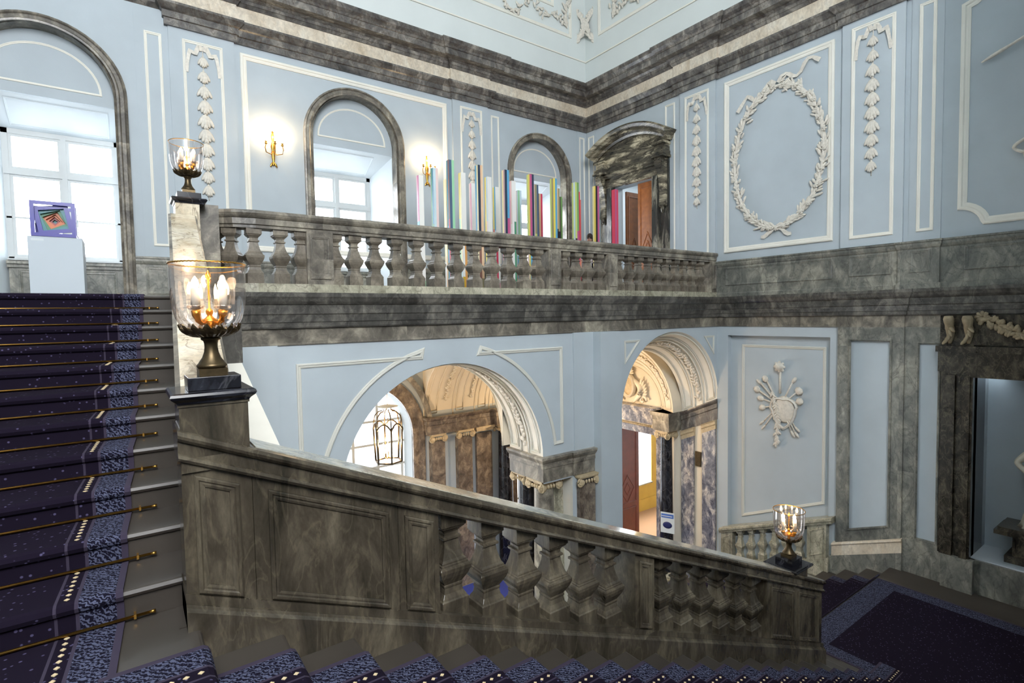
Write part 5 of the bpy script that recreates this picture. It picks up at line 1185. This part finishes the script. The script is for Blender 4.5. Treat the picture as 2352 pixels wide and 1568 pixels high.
# blind balustrade in front of the niche
t = empty('blind_balustrade', (XB - .1, 5.85, -4.8), 'small pale marble balustrade across the foot of the trophy niche, behind the lower right lamp', 'balustrade')
zb_ = lambda y, z: z + RK * (y - 5.85) 
mb = MB(); mb.rings([[(XB - o_, y, zb_(y, z)) for o_, z in [(-.1, -4.64), (.17, -4.64), (.18, -4.60), (.20, -4.58), (.20, -4.54), (.17, -4.52), (-.1, -4.52)]] for y in (4.62, 7.05)]); rel(t, mb).build('handrail', 'plinth', t)
mb = MB(); mb.rings([[(XB - o_, y, zb_(y, z)) for o_, z in [(-.1, -5.9), (.15, -5.9), (.15, -5.33), (-.1, -5.33)]] for y in (4.70, 7.02)]); rel(t, mb).build('base_course', 'plinth', t)
for y0, y1 in ((4.74, 5.10), (6.74, 7.02)):
    mb = MB(); mb.rings([[(XB - o_, y, zb_(y, z)) for o_, z in [(-.05, -5.34), (.14, -5.34), (.14, -4.63), (-.05, -4.63)]] for y in (y0, y1)])
    frame(mb, lambda u, v, n=0: (XB - .14 - n, u, v), [(y0 + .05, zb_(y0, -5.25)), (y1 - .05, zb_(y1, -5.25)), (y1 - .05, zb_(y1, -4.73)), (y0 + .05, zb_(y0, -4.73))], mprof(.03, .012)); rel(t, mb).build('pedestal', 'plinth', t)
for i in range(6):
    y = 5.28 + .262 * i; mb = MB(); w = .072; H = .73
    mb.square((XB - .05, y, zb_(y, -5.35)), [(r / .5 * w, q * H) for r, q in BAL]); rel(t, mb).build('baluster', 'plinth', t)
# trophy relief
t = empty('plaster_trophy', PB(5.75, -2.0, -.13), 'carved trophy of quiver, torches, arrows and heart shaped shield in the lower niche panel', 'relief'); RT = relP(t, shift(PB, -.13))
mb = MB(); frame(mb, RT, [(5.70 + .26 * math.sin(a) ** 1 * (1.15 if math.cos(a) > 0 else 1), -2.08 + .33 * math.cos(a) - .10 * (1 - abs(math.sin(a)))) for a in [2 * PI * i / 28 for i in range(28)]][::-1], [(0, .02), (0, .07), (.03, .09), (.05, .05)]); mb.ell(RT(5.70, -2.08, .03), ((0, .22, 0), (0, 0, .29), (-.05, 0, 0)), 18, 8); mb.build('shield', 'relief', t)
mb = MB(); rr = random.Random(12); c0 = (5.78, -2.0)
for a, L_, w_ in [(2.2, .60, .10), (2.45, .66, .05), (2.7, .62, .11), (2.95, .45, .09), (3.35, .40, .10), (1.0, .60, .06), (.62, .52, .14), (.25, .44, .12), (-2.25, .62, .04), (-2.4, .58, .04), (-.80, .58, .04), (-.92, .66, .04), (-1.04, .60, .04)]:
    mb.tube([RT(c0[0] + .12 * math.cos(PI - a), c0[1] + .12 * math.sin(a), .03), RT(c0[0] + L_ * math.cos(PI - a) * .8, c0[1] + L_ * math.sin(a), .05)], .016, 6)
    leaf(mb, RT, c0[0] + L_ * math.cos(PI - a) * .78, c0[1] + L_ * math.sin(a) * .97, .05, PI - a if 0 else math.atan2(math.sin(a), math.cos(PI - a)), .16, w_ * 1.4, .06)
mb.build('torches_and_arrows', 'relief', t)
mb = MB(); mb.tube([RT(5.78, -1.25, .04), RT(5.78, -1.75, .04)], .022, 8)
for i in range(8): leaf(mb, RT, 5.79, -1.18, .06, i * PI / 4, .13, .08, .06)
mb.ell(RT(5.79, -1.17, .08), ((0, .09, 0), (0, 0, .09), (-.06, 0, 0)), 10, 6); mb.build('rosette_staff', 'relief', t)
mb = MB()
for i in range(60): a = i / 60; leaf(mb, RT, 5.95 - .12 * math.sin(a * PI) - (.2 * (a > .6)) * (a - .6) * 1.2, -1.72 - a * 1.12, .06, -PI / 2 + rr.uniform(-1, 1), .11, .05, .05)
mb.build('leaf_drop', 'relief', t)
# dark statue portal at the right edge
t = empty('statue_niche_frame', (XB, 1.3, LOW), 'dark marble portal framing the statue niche at the right edge, with carved brackets and swag', 'niche frame'); RF = relP(t, PB)
mb = MB()
for a, b in ((2.56, 2.98), (-.38, .04)):
    mb = MB(); mb.pbox(RF, a, b, -4.12, -.60, 0, .10)
    mb.pbox(RF, a + .03, a + .13, -4.12, -1.1, .10, .14); mb.pbox(RF, b - .2, b - .03, -4.12, -1.1, .10, .15); mb.build('jamb', 'portal', t)
mb = MB(); mb.pbox(RF, -.42, 3.02, -1.05, -.62, 0, .12); mb.pbox(RF, -.44, 3.04, -.72, -.62, 0, .18); mb.pbox(RF, -.02, 2.62, -1.12, -1.0, 0, .15); mb.build('lintel', 'portal', t)
mb = MB(); mb.pbox(RF, -.42, 3.0, -.60, -.12, 0, .10); mb.build('frieze', 'portal', t)
for y in (2.86, 2.62, -.02, .22):
    mb = MB(); mb.tube([RF(y, -.13 - .05 * i, .17 + .06 * math.cos(i * .45)) for i in range(10)], .06, 8, rads=[.06, .075, .07, .06, .065, .06, .055, .045, .035, .02])
    for i in range(5): leaf(mb, RF, y, -.30 - .05 * i, .21, -PI / 2 + (i - 2) * .35, .13, .06, .05)
    mb.build('scroll_bracket', 'carve2', t)
mb = MB(); rr = random.Random(6)
for i in range(90):
    s = i / 90; u = 2.45 - s * 2.3; v = -.17 - .42 * math.sin(PI * s)
    for k in range(2): leaf(mb, RF, u, v, .13, rr.uniform(0, 6.28), .12, .07, .07)
for a in range(8): leaf(mb, RF, 2.46, -.15, .13, a * PI / 4, .1, .07, .05)
mb.build('swag', 'carve2', t)
for a, b in ((2.50, 2.92), (-.3, .1)): mb = MB(); mb.pbox(RF, a, b, -4.675, -4.12, 0, .16); mb.build('plinth', 'dado', t)
mb = MB(); mb.box(11.24, 11.95, -.6, 3.2, -4.3, -4.1); mb.box(11.88, 11.95, -.6, 3.2, -4.2, -.6); mb.box(11.7, 11.9, 2.56, 2.66, -4.2, -1.0); mb.box(11.7, 11.9, -.06, .04, -4.2, -1.0)
o = struct(mb.build('wall_niche', 'blue'))
mb = MB(); mb.box(XB + .0, 11.7, 2.56, 2.62, -4.2, -.95); mb.box(XB, 11.7, -.02, .04, -4.2, -.95); mb.box(XB, 11.9, .2, 2.4, -1.06, -.9); mb.build('niche_reveal', 'black', o)
t = empty('statue_console', (11.55, 1.95, -4.05), 'dark marble console shelf in the niche carrying the statue', 'console')
mb = MB(); mb.box(-.33, .3, -.9, .36, .40, .47); mb.box(-.30, .3, -.86, .32, .47, .52); mb.build('top', 'portal', t); mb = MB(); mb.box(-.18, .3, -.7, .16, 0, .40); mb.box(-.26, .3, -.78, .24, -.06, .06); mb.build('pedestal', 'portal', t)
t = empty('marble_statue', (11.55, 1.72, -3.53), 'white marble draped statue with hand on hip in the right niche', 'statue')
V = [(0, 0, .55), (0, 0, .9), (0, 0, 1.18), (0, 0, 1.34), (0, 0, 1.45), (0, 0, 1.58), (0, .2, 1.26), (-.02, .40, 1.02), (-.10, .22, .86), (0, -.2, 1.26), (-.05, -.34, 1.0), (-.2, -.3, .8), (0, .10, .5), (-.02, .13, .25), (0, .12, .04), (0, -.10, .5), (-.08, -.12, .27), (0, -.12, .04), (-.1, .12, .02), (-.1, -.12, .02)]
Eg = [(0, 1), (1, 2), (2, 3), (3, 4), (4, 5), (2, 6), (6, 7), (7, 8), (2, 9), (9, 10), (10, 11), (0, 12), (12, 13), (13, 14), (14, 18), (0, 15), (15, 16), (16, 17), (17, 19)]
Rr = [.16, .13, .14, .06, .08, .09, .07, .055, .035, .07, .05, .035, .10, .07, .045, .10, .07, .045, .035, .035]
me = bpy.data.meshes.new('figure'); me.from_pydata(V, Eg, []); me.materials.append(M['statue']); o = bpy.data.objects.new('figure', me); COL.objects.link(o); o.parent = t
sk = o.modifiers.new('skin', 'SKIN'); sk.use_smooth_shade = True
for i, r in enumerate(Rr): me.skin_vertices[0].data[i].radius = (r, r)
me.skin_vertices[0].data[0].use_root = True; sb = o.modifiers.new('sub', 'SUBSURF'); sb.levels = sb.render_levels = 2
mb = MB(); R = []
for z, rx, ry in ((.0, .22, .34), (.08, .2, .30), (.35, .17, .24), (.6, .17, .22), (.85, .13, .17), (1.0, .13, .17)):
    R.append([((rx + .025 * math.sin(k * 5)) * math.cos(2 * PI * k / 40), (ry + .03 * math.cos(k * 2.3)) * math.sin(2 * PI * k / 40), z) for k in range(40)])
mb.rings(R, sm=True); mb.build('drapery', 'statue', t)
